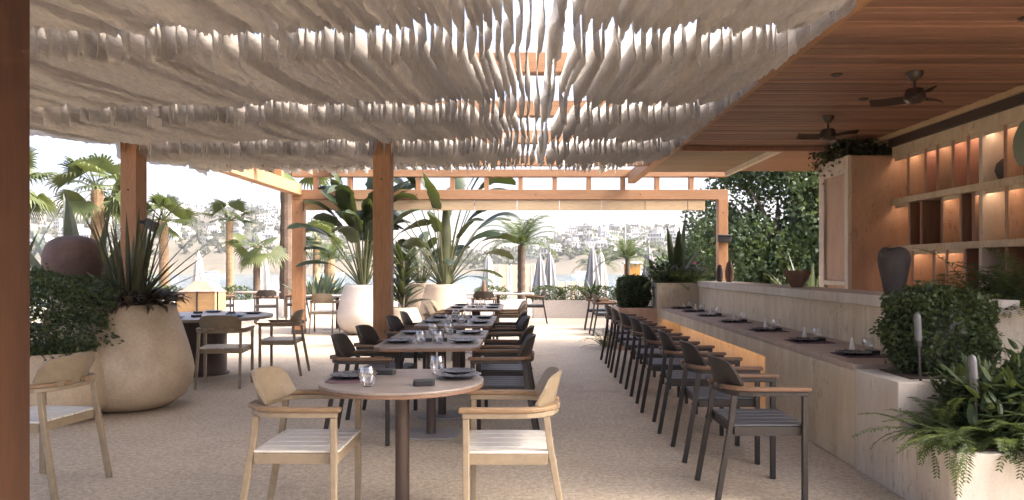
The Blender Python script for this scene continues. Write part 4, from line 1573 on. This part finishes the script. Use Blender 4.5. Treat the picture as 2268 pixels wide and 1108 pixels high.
pl = thing('fern_planting', 'dark fern and palm foliage on the tall planter at the right edge', 'fern', (3.18, 5.05, 1.08))
fern(pl, 170, 0.05, 1.0, 0.05, 0.7, 0.0, 0.5, 'leaf_fern', ll=0.075)
fern(pl, 30, 0.02, 0.4, 0.05, 0.6, 0.0, 0.45, 'leaf_fern', rise=(0.0, 0.6), ll=0.06, hang=2.0, bias=(3.5, 0.6))
mb = MB()
pts, dd = arch((0.75, 0.35, 0.0), 2.8, 1.35, 0.95, 0.2, 6)
mb.tube(pts, 0.014, 6)
build('leaf_stalk', mb, 'leaf_stalk', pl)
mb = MB()
blade(mb, (0.53, 0.50, 1.02), -2.0, 1.25, 0.36, 0.085, droop=0.2, seg=12, fold=0.2, shape='paddle', tear=0.05)
build('leaf', mb, 'leaf_strelitzia', pl, smooth=True)
mb = MB().tube([(0.5, 0.4, 0.0), (0.54, 0.48, 0.6), (0.531, 0.50, 1.03)], [0.012, 0.01, 0.008], 6)
build('leaf_stalk', mb, 'leaf_stalk', pl)

# box bush on the stepped planter
pl = thing('clipped_bush', 'dense clipped box bush on the near stepped planter', 'bush', (2.60, 4.73, 0.675))
P_, N_ = sample_superbox(12000, (0.31, 0.28, 0.262), 2.8, 0.4, 0.07)
P_[:, 2] += 0.27
cloud_part('crown', pl, P_, N_, 'leaf_box', 0.030, 0.0115, 1.0)
build('stem', MB().tube([(0, 0, 0), (0.01, 0, 0.15), (0, 0, 0.35)], [0.025, 0.02, 0.012], 8), 'bark', pl)
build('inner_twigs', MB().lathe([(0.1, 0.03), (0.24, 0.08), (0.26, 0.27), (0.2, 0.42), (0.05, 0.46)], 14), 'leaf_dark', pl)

# bollard lights in the planters
for (x, y, z, L, lab, rx) in ((2.345, 4.43, 0.666, 0.355, 'upper frosted capsule garden light in front of the clipped bush', 0.05), (2.39, 3.93, 0.40, 0.43, 'lower frosted capsule garden light among the ferns', 0.08)):
    t = thing('garden_light', lab, 'garden light', (x, y, z), 0, 'capsule garden lights')
    t.rotation_euler = (0, -rx, 0)
    build('stem', MB().lathe([(0.008, 0.0), (0.008, L - 0.15), (0.018, L - 0.145), (0.018, L - 0.115)], 12), 'black_metal', t, smooth=True)
    build('capsule', MB().lathe([(0.020, L - 0.1145), (0.021, L + 0.02), (0.017, L + 0.04), (0.009, L + 0.050), (0.001, L + 0.053)], 16), 'frosted_white', t, smooth=True)

# end planter planting
pl = thing('planter_planting', 'dark leafy plant mass with upright paddle leaves on the far bar planter', 'plant', (2.15, 12.1, 1.10))
random.seed(51)
fern(pl, 130, -0.02, 0.72, 0.0, 0.9, 0.0, 0.42, 'leaf_fern', ll=0.065, rise=(0.0, 1.2))
mb = MB()
for k in range(320):
    blade(mb, (random.uniform(-0.05, 0.75), random.uniform(0, 0.9), random.uniform(0, 0.25)), random.uniform(0, 6.28), random.uniform(0, 1.2), random.uniform(0.1, 0.22), 0.025, droop=1.0, seg=4)
build('leafy_undergrowth', mb, 'leaf_dark', pl)['kind'] = 'stuff'
for (x, az, lean, L, wd) in ((0.42, 0.3, 0.03, 1.22, 0.085), (0.36, 2.0, 0.18, 1.0, 0.08), (0.35, 3.1, 0.75, 0.95, 0.07), (0.36, 3.2, 0.5, 0.7, 0.06), (0.45, 0.1, 0.35, 0.75, 0.07), (0.5, 0.0, 0.6, 0.6, 0.05), (0.4, 4.5, 0.25, 0.9, 0.08), (0.38, 1.2, 0.2, 0.95, 0.09)):
    mb = MB()
    blade(mb, (x, 0.4, 0.02), az, math.pi / 2 - lean, L, wd, droop=0.25 if lean < 0.3 else 0.7, seg=12, fold=0.35, shape='lance')
    build('leaf', mb, 'leaf_strelitzia', pl, smooth=True)
for k in range(5):
    mb = MB()
    blade(mb, (0.62 + 0.02 * k, 0.2 + 0.05 * k, 0.30), k * 1.2, 0.6, 0.09, 0.022, droop=1.0, seg=4)
    build('petal', mb, 'flower', pl)
pl = thing('clipped_bush', 'rounded dark clipped bush on the low planter at the far bar end', 'bush', (1.80, 12.5, 0.69))
P_, N_ = sample_superbox(5000, (0.27, 0.27, 0.255), 4.0, 0.3, 0.03)
P_[:, 2] += 0.25
cloud_part('crown', pl, P_, N_, 'leaf_box', 0.040, 0.016, 1.0)
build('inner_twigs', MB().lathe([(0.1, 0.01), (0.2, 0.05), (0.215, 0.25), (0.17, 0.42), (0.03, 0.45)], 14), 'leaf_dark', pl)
pl = thing('fern_planting', 'small light green fern on the floor at the far bar corner', 'fern', (1.36, 12.35, 0.0))
fern(pl, 26, -0.08, 0.08, -0.1, 0.1, 0.02, 0.5, 'leaf_palm', ll=0.07, rise=(0.3, 1.4))

# agave behind the ledge, in the garden bed, and ivy over the tower
agave('agave', 5.0, 13.2, 0.55, 20, 1.05, 0.06, 'leaf_olive', 'spiky variegated agave behind the bar ledge', 0.15, 1.25, 0.25)
potless_bed('planter_bed', 4.3, 6.4, 12.7, 13.8, 0.56, 'tan planter bed behind the bar ledge')
pl = thing('ivy', 'dark ivy hanging below the ceiling above the stone block', 'ivy', (4.5, 10.2, 2.80))
n_ = 2200
P_ = np.stack([rng.uniform(-0.36, 0.75, n_), rng.uniform(-0.40, 0.85, n_), rng.uniform(0.0, 0.25, n_)], 1)
P_[:, 2] -= np.where((P_[:, 0] < -0.3), rng.random(n_) ** 2 * 0.30, 0)
cloud_part('foliage', pl, P_, np.tile([-0.3, -0.8, -0.2], (n_, 1)), 'leaf_dark', 0.06, 0.026, 0.8)

# strelitzia-like blue agave in terrace-edge planter
random.seed(61)
pl = thing('agave', 'bluish upright agave shrub in the white box at the far left corner', 'plant', (-5.6, 19.95, 0.44))
for k in range(90):
    a = random.uniform(0, 6.28)
    mb = MB()
    r0 = random.uniform(0, 0.5)
    blade(mb, (r0 * math.cos(a), r0 * 0.4 * math.sin(a), 0), a, random.uniform(0.75, 1.5), random.uniform(0.45, 0.95), random.uniform(0.05, 0.09), droop=0.5, seg=6, fold=0.35)
    build('leaf', mb, 'leaf_bluegreen', pl)
hedge_spots = [(-11.5, 'far left'), (-9.6, 'left'), (-7.8, 'left of the agave box'), (-4.3, 'right of the agave box'), (-3.4, 'behind the white pot'), (-0.95, 'behind the long pale table'), (0.55, 'left end of the aisle wall'), (1.3, 'middle of the aisle wall'), (2.05, 'right of the aisle wall middle'), (2.9, 'behind the bar end bush')]
for x, nm in hedge_spots:
    bush('hedge_bush', x, 19.95, 0.40, (0.44, 0.26, 0.22), 1300, 'leaf_box', 'low clipped hedge bush on the terrace edge planter, ' + nm, (0.05, 0.02), 3.2, 'hedge', 0.4, 0.9, 'terrace edge hedge bushes')
random.seed(71)
agave('agave', 1.75, 19.95, 0.44, 18, 0.62, 0.05, 'leaf_strelitzia', 'small spiky green plant in the aisle end planter', 0.15, 1.1, 0.5)


# ------------------------------------------------------------------ palms
def trunk(t, h, r0, r1, mat, lean=0.0):
    n_ = 22
    pts, rad = [], []
    for i in range(n_ + 1):
        s_ = i / n_
        pts.append((lean * s_ * s_, 0.04 * math.sin(s_ * 3), h * s_))
        rad.append((r0 + (r1 - r0) * s_) * (1 + 0.10 * (i % 2)))
    build('trunk', MB().tube(pts, rad, 12), mat, t)


def fan_palm(x, y, z, h, r0, n_, L, label, seed, mat='leaf_palm', tmat='palm_trunk', low=-0.6):
    random.seed(seed)
    t = thing('fan_palm', label, 'palm tree', (x, y, z), 0, 'fan palms beyond the terrace')
    trunk(t, h, r0 * 1.15, r0 * 0.85, tmat)
    for k in range(n_):
        az = k * 2.4 + random.uniform(-0.25, 0.25)
        el = 1.4 - (1.4 - low) * random.random() ** 0.85
        mb = MB()
        pts, dirs = arch((0, 0, h), az, el, L * random.uniform(0.42, 0.62), 0.35, 4)
        mb.tube(pts, [0.02, 0.018, 0.015, 0.012, 0.01], 5)
        c0, d = pts[-1], dirs[-1]
        side = Vector((-math.sin(az), math.cos(az), 0))
        tl = random.uniform(-0.9, 0.9)
        side = (side * math.cos(tl) + d.cross(side) * math.sin(tl)).normalized()
        nseg = 17
        for q in range(nseg):
            an = (q - (nseg - 1) / 2) / ((nseg - 1) / 2) * 1.35
            dd = d * math.cos(an) + side * math.sin(an)
            ll = L * 0.62 * (1 - 0.12 * abs(an)) * random.uniform(0.88, 1.08)
            across = side * math.cos(an) - d * math.sin(an)
            wv = across * (ll * 0.058)
            dn = Vector((0, 0, -1))
            m1 = c0 + dd * ll * 0.5 + dn * ll * 0.04
            m2 = c0 + dd * ll * 0.8 + dn * ll * 0.10
            tip = c0 + dd * ll * 1.0 + dn * ll * random.uniform(0.16, 0.42)
            mb.add([c0, m1 - wv, m1 + wv, m2 - wv * 0.7, m2 + wv * 0.7, tip], [(0, 1, 2), (1, 3, 4, 2), (3, 5, 4)])
        build('frond', mb, mat, t)
    return t


def date_palm(x, y, z, h, r0, n_, L, label, seed, tmat='palm_trunk_dark'):
    random.seed(seed)
    t = thing('date_palm', label, 'palm tree', (x, y, z), 0, 'date palms beyond the terrace')
    trunk(t, h, r0 * 1.2, r0, tmat)
    for k in range(n_):
        az = k * 2.4 + random.uniform(-0.3, 0.3)
        el = 1.35 - 1.25 * (k / n_) + random.uniform(-0.1, 0.1)
        mb = MB()
        frond(mb, (0, 0, h), az, el, L * random.uniform(0.85, 1.1), 1.5, 34, L * 0.28, L * 0.010, seg=10, rach=L * 0.011, vee=0.2, sweepf=0.8)
        build('frond', mb, 'leaf_date', t)
    return t


def P(px, py, y):
    return ((px - 1165) * y / 1650, y, 1.34 - (py - 593) * y / 1650)


c_ = P(215, 420, 24)
fan_palm(c_[0], c_[1], -1.2, c_[2] + 1.2, 0.20, 28, 1.35, 'sunlit fan palm with a shaggy trunk between the near post and left post', 1)
c_ = P(60, 400, 26)
fan_palm(c_[0] - 0.6, c_[1], -1.2, c_[2] + 1.0, 0.2, 24, 1.5, 'fan palm mostly hidden behind the near timber post', 2)
c_ = P(362, 490, 23)
fan_palm(c_[0], c_[1], -1.2, c_[2] + 1.2, 0.14, 20, 0.95, 'bright green fan palm just right of the left post', 3)
c_ = P(508, 490, 22)
fan_palm(c_[0], c_[1], -1.2, c_[2] + 1.2, 0.11, 13, 0.8, 'slender fan palm with a thin tan trunk', 4, low=0.1)
c_ = P(568, 545, 21)
fan_palm(c_[0], c_[1], -1.2, c_[2] + 1.2, 0.10, 13, 0.8, 'short fan palm leaning toward the corner post', 5, tmat='palm_trunk_dark')
c_ = P(634, 380, 22.5)
fan_palm(c_[0], c_[1], -1.2, c_[2] + 1.2, 0.19, 26, 1.4, 'tall fan palm with a grey trunk beside the corner post', 6, tmat='palm_trunk_dark', low=0.0)
c_ = P(700, 520, 30)
fan_palm(c_[0], c_[1], -1.2, c_[2] + 1.0, 0.14, 18, 1.1, 'small fan palm seen right of the corner post', 7)
c_ = P(730, 575, 23)
date_palm(c_[0], c_[1], -1.2, c_[2] + 1.2, 0.16, 18, 0.9, 'stubby date palm behind the white pot plant', 8, 'palm_trunk')
c_ = P(1155, 543, 25)
date_palm(c_[0], c_[1], -1.2, c_[2] + 1.2, 0.12, 24, 1.55, 'date palm in the centre beyond the long pale table', 9)
c_ = P(1390, 575, 24)
date_palm(c_[0], c_[1], -1.2, c_[2] + 1.2, 0.075, 18, 1.3, 'thin dark date palm left of the bar end planting', 10)
c_ = P(1325, 590, 33)
date_palm(c_[0], c_[1], -1.2, c_[2] + 1.2, 0.14, 18, 1.2, 'low pale date palm among the closed parasols', 12)


# ------------------------------------------------------------------ big trees at the right
def leafy_tree(x, y, z, rx, ry, h0, h1, n_, label, leaf=(0.115, 0.042), seed=1, mat='leaf_tree'):
    t = thing('garden_tree', label, 'tree', (x, y, z), 0, 'garden trees behind the bar')
    th = h0 + (h1 - h0) * 0.5
    build('trunk', MB().tube([(0, 0, 0), (0.1, 0, th * 0.5), (0.0, 0.1, th)], [0.16, 0.12, 0.06], 9), 'bark', t)
    r2 = np.random.default_rng(seed)
    pos, nr = [], []
    nc = 62
    for k in range(nc):
        d = r2.normal(0, 1, 3)
        d /= np.linalg.norm(d)
        s_ = r2.uniform(0.45, 0.95)
        c0 = np.array([d[0] * rx * s_, d[1] * ry * s_, (h0 + h1) / 2 + d[2] * (h1 - h0) / 2 * s_])
        rad = r2.uniform(0.22, 0.42) * min(rx, (h1 - h0) / 2)
        q = r2.normal(0, 1, (n_ // nc, 3))
        q /= np.linalg.norm(q, axis=1, keepdims=True)
        pos.append(c0 + q * rad * (0.6 + 0.45 * r2.random((len(q), 1))))
        nr.append(q + np.array([0, 0, 0.3]))
    cloud_part('crown', t, np.concatenate(pos), np.concatenate(nr), mat, leaf[0], leaf[1], 0.8)
    for k in range(5):
        a = k * 1.3
        e = Vector((rx * 0.6 * math.cos(a), ry * 0.6 * math.sin(a), th + 0.6))
        build('branch', MB().tube([(0, 0, th * 0.6), tuple(e * 0.5 + Vector((0, 0, th * 0.45))), tuple(e)], [0.07, 0.05, 0.02], 6), 'bark', t)


leafy_tree(5.9, 17.5, -1.0, 1.9, 1.5, 0.4, 6.6, 32000, 'dense green tree right behind the far right post', seed=2)
leafy_tree(8.3, 17.8, -1.0, 2.1, 1.6, 0.2, 7.4, 36000, 'dense green tree behind the agave and bar ledge', seed=3)
leafy_tree(10.6, 16.6, -1.0, 2.2, 1.6, 0.2, 8.0, 26000, 'dense green tree behind the stone block', seed=4)
leafy_tree(5.0, 21.5, -1.2, 1.3, 1.2, 0.4, 3.9, 14000, 'lower bright shrub tree left of the far right post', seed=5)
leafy_tree(7.2, 14.6, -1.0, 1.2, 0.9, 0.2, 2.5, 9000, 'dark low shrub tree just behind the agave', seed=6, mat='leaf_box', leaf=(0.09, 0.036))
leafy_tree(9.3, 14.4, -1.0, 1.5, 1.0, 0.2, 3.3, 9000, 'dark shrub tree behind the framed stone panel', seed=7, mat='leaf_box', leaf=(0.09, 0.036))
leafy_tree(5.6, 15.6, -1.0, 0.9, 0.7, 0.2, 2.2, 3500, 'dark bush at the foot of the far right post', seed=8, mat='leaf_box', leaf=(0.09, 0.036))


# ------------------------------------------------------------------ things on the shore
def closed_umbrella(x, y, h, mat, label, r_=0.26):
    t = thing('closed_parasol', label, 'parasol', (x, y, -1.25), 0, 'closed parasols on the shore')
    build('pole', MB().tube([(0, 0, 0), (0, 0, h + 0.1)], 0.025, 8), 'pale_slat', t)
    vs, fs = [], []
    n_ = 24
    pr = [(0.03, h), (0.12, h - 0.25), (0.20, h - 0.9), (r_, h - 1.6), (r_ * 0.9, h - 1.9)]
    for r0, z in pr:
        for i in range(n_):
            a = 2 * math.pi * i / n_
            q = r0 * (1 + 0.22 * math.cos(a * 8))
            vs.append((q * math.cos(a), q * math.sin(a), z))
    for j in range(len(pr) - 1):
        for i in range(n_):
            k = (i + 1) % n_
            fs.append((j * n_ + i, (j + 1) * n_ + i, (j + 1) * n_ + k, j * n_ + k))
    mb = MB()
    mb.add(vs, fs)
    build('folded_canopy', mb, mat, t, smooth=True)


for (px, py, y, mt, lab) in ((1082, 565, 30, 'umbrella_white', 'white closed parasol left of the central date palm'), (1196, 568, 31, 'umbrella_grey', 'grey closed parasol right of the central date palm'),
                             (1218, 563, 32, 'umbrella_grey', 'second grey closed parasol right of the central date palm'), (1312, 550, 30, 'umbrella_grey', 'grey closed parasol left of the thin dark palm'),
                             (1330, 556, 31, 'umbrella_white', 'pale closed parasol beside the grey one near the thin palm'), (1437, 548, 30, 'umbrella_grey', 'grey closed parasol behind the bar end planting'),
                             (582, 545, 30, 'umbrella_white', 'cream closed parasol behind the short fan palm'), (440, 560, 31, 'umbrella_white', 'cream closed parasol behind the olive bush'), (655, 540, 33, 'umbrella_white', 'cream closed parasol behind the corner post')):
    c_ = P(px, py, y)
    closed_umbrella(c_[0], y, c_[2] + 1.25, mt, lab, 0.30)

# row of pale bathing screens along the shore
for k in range(9):
    px = 1115 + 26 * k if k < 5 else 1245 + 24 * (k - 5)
    c_ = P(px, 585 if k < 5 else 622, 38)
    t = thing('beach_screen', 'pale canvas bathing screen on the shore, %s from the left' % (names + ['ninth'])[k], 'screen', (c_[0], 38, -1.4), 0, 'canvas bathing screens')
    hh = c_[2] + 1.4
    build('canvas', MB().box(-0.2, 0.2, -0.01, 0.01, 0.1, hh - 0.03), 'lounger_canvas', t)
    build('pole', MB().tube([(-0.215, 0, 0), (-0.215, 0, hh)], 0.03, 6), 'pale_slat', t)
    build('pole', MB().tube([(0.215, 0, 0), (0.215, 0, hh)], 0.03, 6), 'pale_slat', t)
c_ = P(1400, 580, 32)
t = thing('kiosk', 'small orange and yellow kiosk behind the thin dark palm', 'kiosk', (c_[0], 32, -1.25))
build('body', MB().box(-0.32, 0.32, -0.25, 0.25, 0, c_[2] + 1.15), 'kiosk_orange', t, bevel=0.02)
build('roof', MB().box(-0.4, 0.4, -0.33, 0.33, c_[2] + 1.1505, c_[2] + 1.25), 'white_paint', t, bevel=0.02)
c_ = P(1385, 500, 60)
t = thing('mast', 'thin tall mast rising behind the thin dark palm', 'mast', (c_[0], 60, -1.6))
build('pole', MB().tube([(0, 0, 0), (0, 0, 7.5)], [0.05, 0.03], 6), 'pale_slat', t)

# wooden service box at the left
t = thing('service_station', 'wooden service box with a brown sloped lid and metal frame behind the pedestal table', 'service box', (-6.0, 13.9, 0))
build('box', MB().box(-0.42, 0.30, -0.25, 0.25, 0.02, 0.88), 'crate_wood', t, bevel=0.008)
mb = MB()
mb.add([(-0.36, -0.27, 0.8805), (0.32, -0.27, 0.8805), (0.32, 0.27, 0.8805), (-0.36, 0.27, 0.8805), (-0.12, -0.12, 1.10), (0.10, -0.12, 1.10), (0.10, 0.12, 1.10), (-0.12, 0.12, 1.10)],
       [(0, 3, 2, 1), (4, 5, 6, 7), (0, 1, 5, 4), (1, 2, 6, 5), (2, 3, 7, 6), (3, 0, 4, 7)])
build('lid', mb, 'terracotta_panel', t, bevel=0.01)
for x in (-0.40, -0.02, 0.36):
    build('frame_post', MB().box(x - 0.012, x + 0.012, -0.285, -0.261, 0, 0.9), 'black_metal', t)
build('frame_rail', MB().box(-0.42, 0.38, -0.29, -0.256, 0.9005, 0.92), 'pale_slat', t)

# boats on the water
for (px, y, L, lab) in ((470, 330, 16, 'white motor yacht moored off the left hillside'), (735, 380, 12, 'small white boat off the mountain foot'), (1420, 300, 15, 'white motor boat moored behind the thin palm'), (1290, 340, 10, 'small white boat near the central shore')):
    c_ = P(px, 600, y)
    t = thing('boat', lab, 'boat', (c_[0], y, -2.9))
    mb = MB()
    hl = L / 2
    mb.add([(-hl, -1.6, 0.1), (hl * 0.7, -1.6, 0.1), (hl, 0, 0.3), (hl * 0.7, 1.6, 0.1), (-hl, 1.6, 0.1), (-hl, -1.9, 1.3), (hl * 0.75, -1.9, 1.5), (hl * 1.12, 0, 1.8), (hl * 0.75, 1.9, 1.5), (-hl, 1.9, 1.3)],
           [(4, 3, 2, 1, 0), (5, 6, 7, 8, 9), (0, 1, 6, 5), (1, 2, 7, 6), (2, 3, 8, 7), (3, 4, 9, 8), (4, 0, 5, 9)])
    build('hull', mb, 'boat_white', t)
    build('cabin', MB().box(-hl * 0.6, hl * 0.35, -1.3, 1.3, 1.45, 2.6), 'boat_white', t, bevel=0.2)
    build('window_band', MB().box(-hl * 0.5, hl * 0.30, -1.34, 1.34, 1.9, 2.3), 'window_dark', t)

# ------------------------------------------------------------------ hillside houses
hr = random.Random(99)
protos = []
for q in range(6):
    mb = MB()
    wx, wy, h = hr.uniform(7, 12), hr.uniform(6, 9), hr.uniform(3.2, 6.2)
    mb.box(-wx / 2, wx / 2, -wy / 2, wy / 2, -4, h)
    if q % 2 == 0:
        mb.box(-wx / 2 + 0.6, wx / 6, -wy / 2 + 1.5, wy / 2 - 0.4, h + 0.001, h + 2.9)
    mb.cur = 1
    n_ = int(wx // 2.2)
    for fl in range(1 if h < 4.5 else 2):
        for i in range(n_):
            xx = -wx / 2 + wx * (i + 0.5) / n_
            ww = hr.uniform(0.55, 0.95)
            mb.box(xx - ww, xx + ww, -wy / 2 - 0.05, -wy / 2 + 0.1, 0.7 + fl * 3.0, 2.5 + fl * 3.0)
    if q % 2 == 0:
        mb.box(-wx / 2 + 1.2, -wx / 2 + 3.0, -wy / 2 + 1.45, -wy / 2 + 1.6, h + 0.6, h + 2.2)
    me = mb.mesh('hillside_house')
    me.materials.append(MATS['house_stone' if q == 5 else 'house_white'])
    me.materials.append(MATS['window_dark'])
    protos.append(me)


def house(px, d):
    x = (px - 1165) / 1650 * d
    z = land_z(x, d)
    if z < -1:
        return
    o = bpy.data.objects.new('hillside_house', hr.choice(protos))
    COL.objects.link(o)
    o.location = (x, d, z)
    o.rotation_euler = (0, 0, hr.uniform(-0.5, 0.5))
    s_ = hr.uniform(0.75, 1.15)
    o.scale = (s_, s_, s_)
    side = 'left hillside' if px < 800 else 'right hillside'
    tag(o, 'white flat roofed house on the ' + side + ' across the bay', 'house', 'houses on the %s across the bay' % side)


for k in range(165):
    house(hr.uniform(40, 760), SHORE + 15 + (CREST - SHORE) * (hr.random() ** 0.85) * 0.97)
for k in range(110):
    house(hr.uniform(1170, 1600), SHORE + 45 + (CREST - SHORE) * hr.random() * 0.85)

# scrub and trees on the hills: one mass
pos = []
for k in range(1500):
    px = hr.uniform(20, 1650)
    d = SHORE + 8 + (CREST - SHORE) * hr.random() * 1.02
    x = (px - 1165) / 1650 * d
    z = land_z(x, d)
    if z < -1.5:
        continue
    rr = hr.uniform(1.5, 4.2)
    for q in range(9):
        pos.append((x + hr.gauss(0, rr * 0.55), d + hr.gauss(0, rr * 0.4), z + abs(hr.gauss(0, rr * 0.6))))
pos = np.array(pos)
V, F = leaf_cloud(pos, np.tile([0, -0.3, 0.6], (len(pos), 1)), 4.2, 1.6, 0.9)
tag(build('hillside_scrub', np_mesh('hillside_scrub', V, F), 'leaf_hill'), 'dark green scrub and trees scattered over the hills', 'scrub', kind='stuff')

# ------------------------------------------------------------------ sea haze
b = MB()
b.box(-2900, 2900, -60, 2800, -8, 150)
hz = build('haze', b, 'soil')
hz.data.materials.clear()
m = bpy.data.materials.new('haze')
m.use_nodes = True
nn_ = m.node_tree
nn_.nodes.remove(nn_.nodes['Principled BSDF'])
pv = nn_.nodes.new('ShaderNodeVolumePrincipled')
pv.inputs['Color'].default_value = (0.93, 0.95, 0.97, 1)
pv.inputs['Density'].default_value = 0.0002
nn_.links.new(pv.outputs[0], nn_.nodes['Material Output'].inputs['Volume'])
hz.data.materials.append(m)
tag(hz, 'thin pale sea haze over the bay', 'haze', kind='stuff')
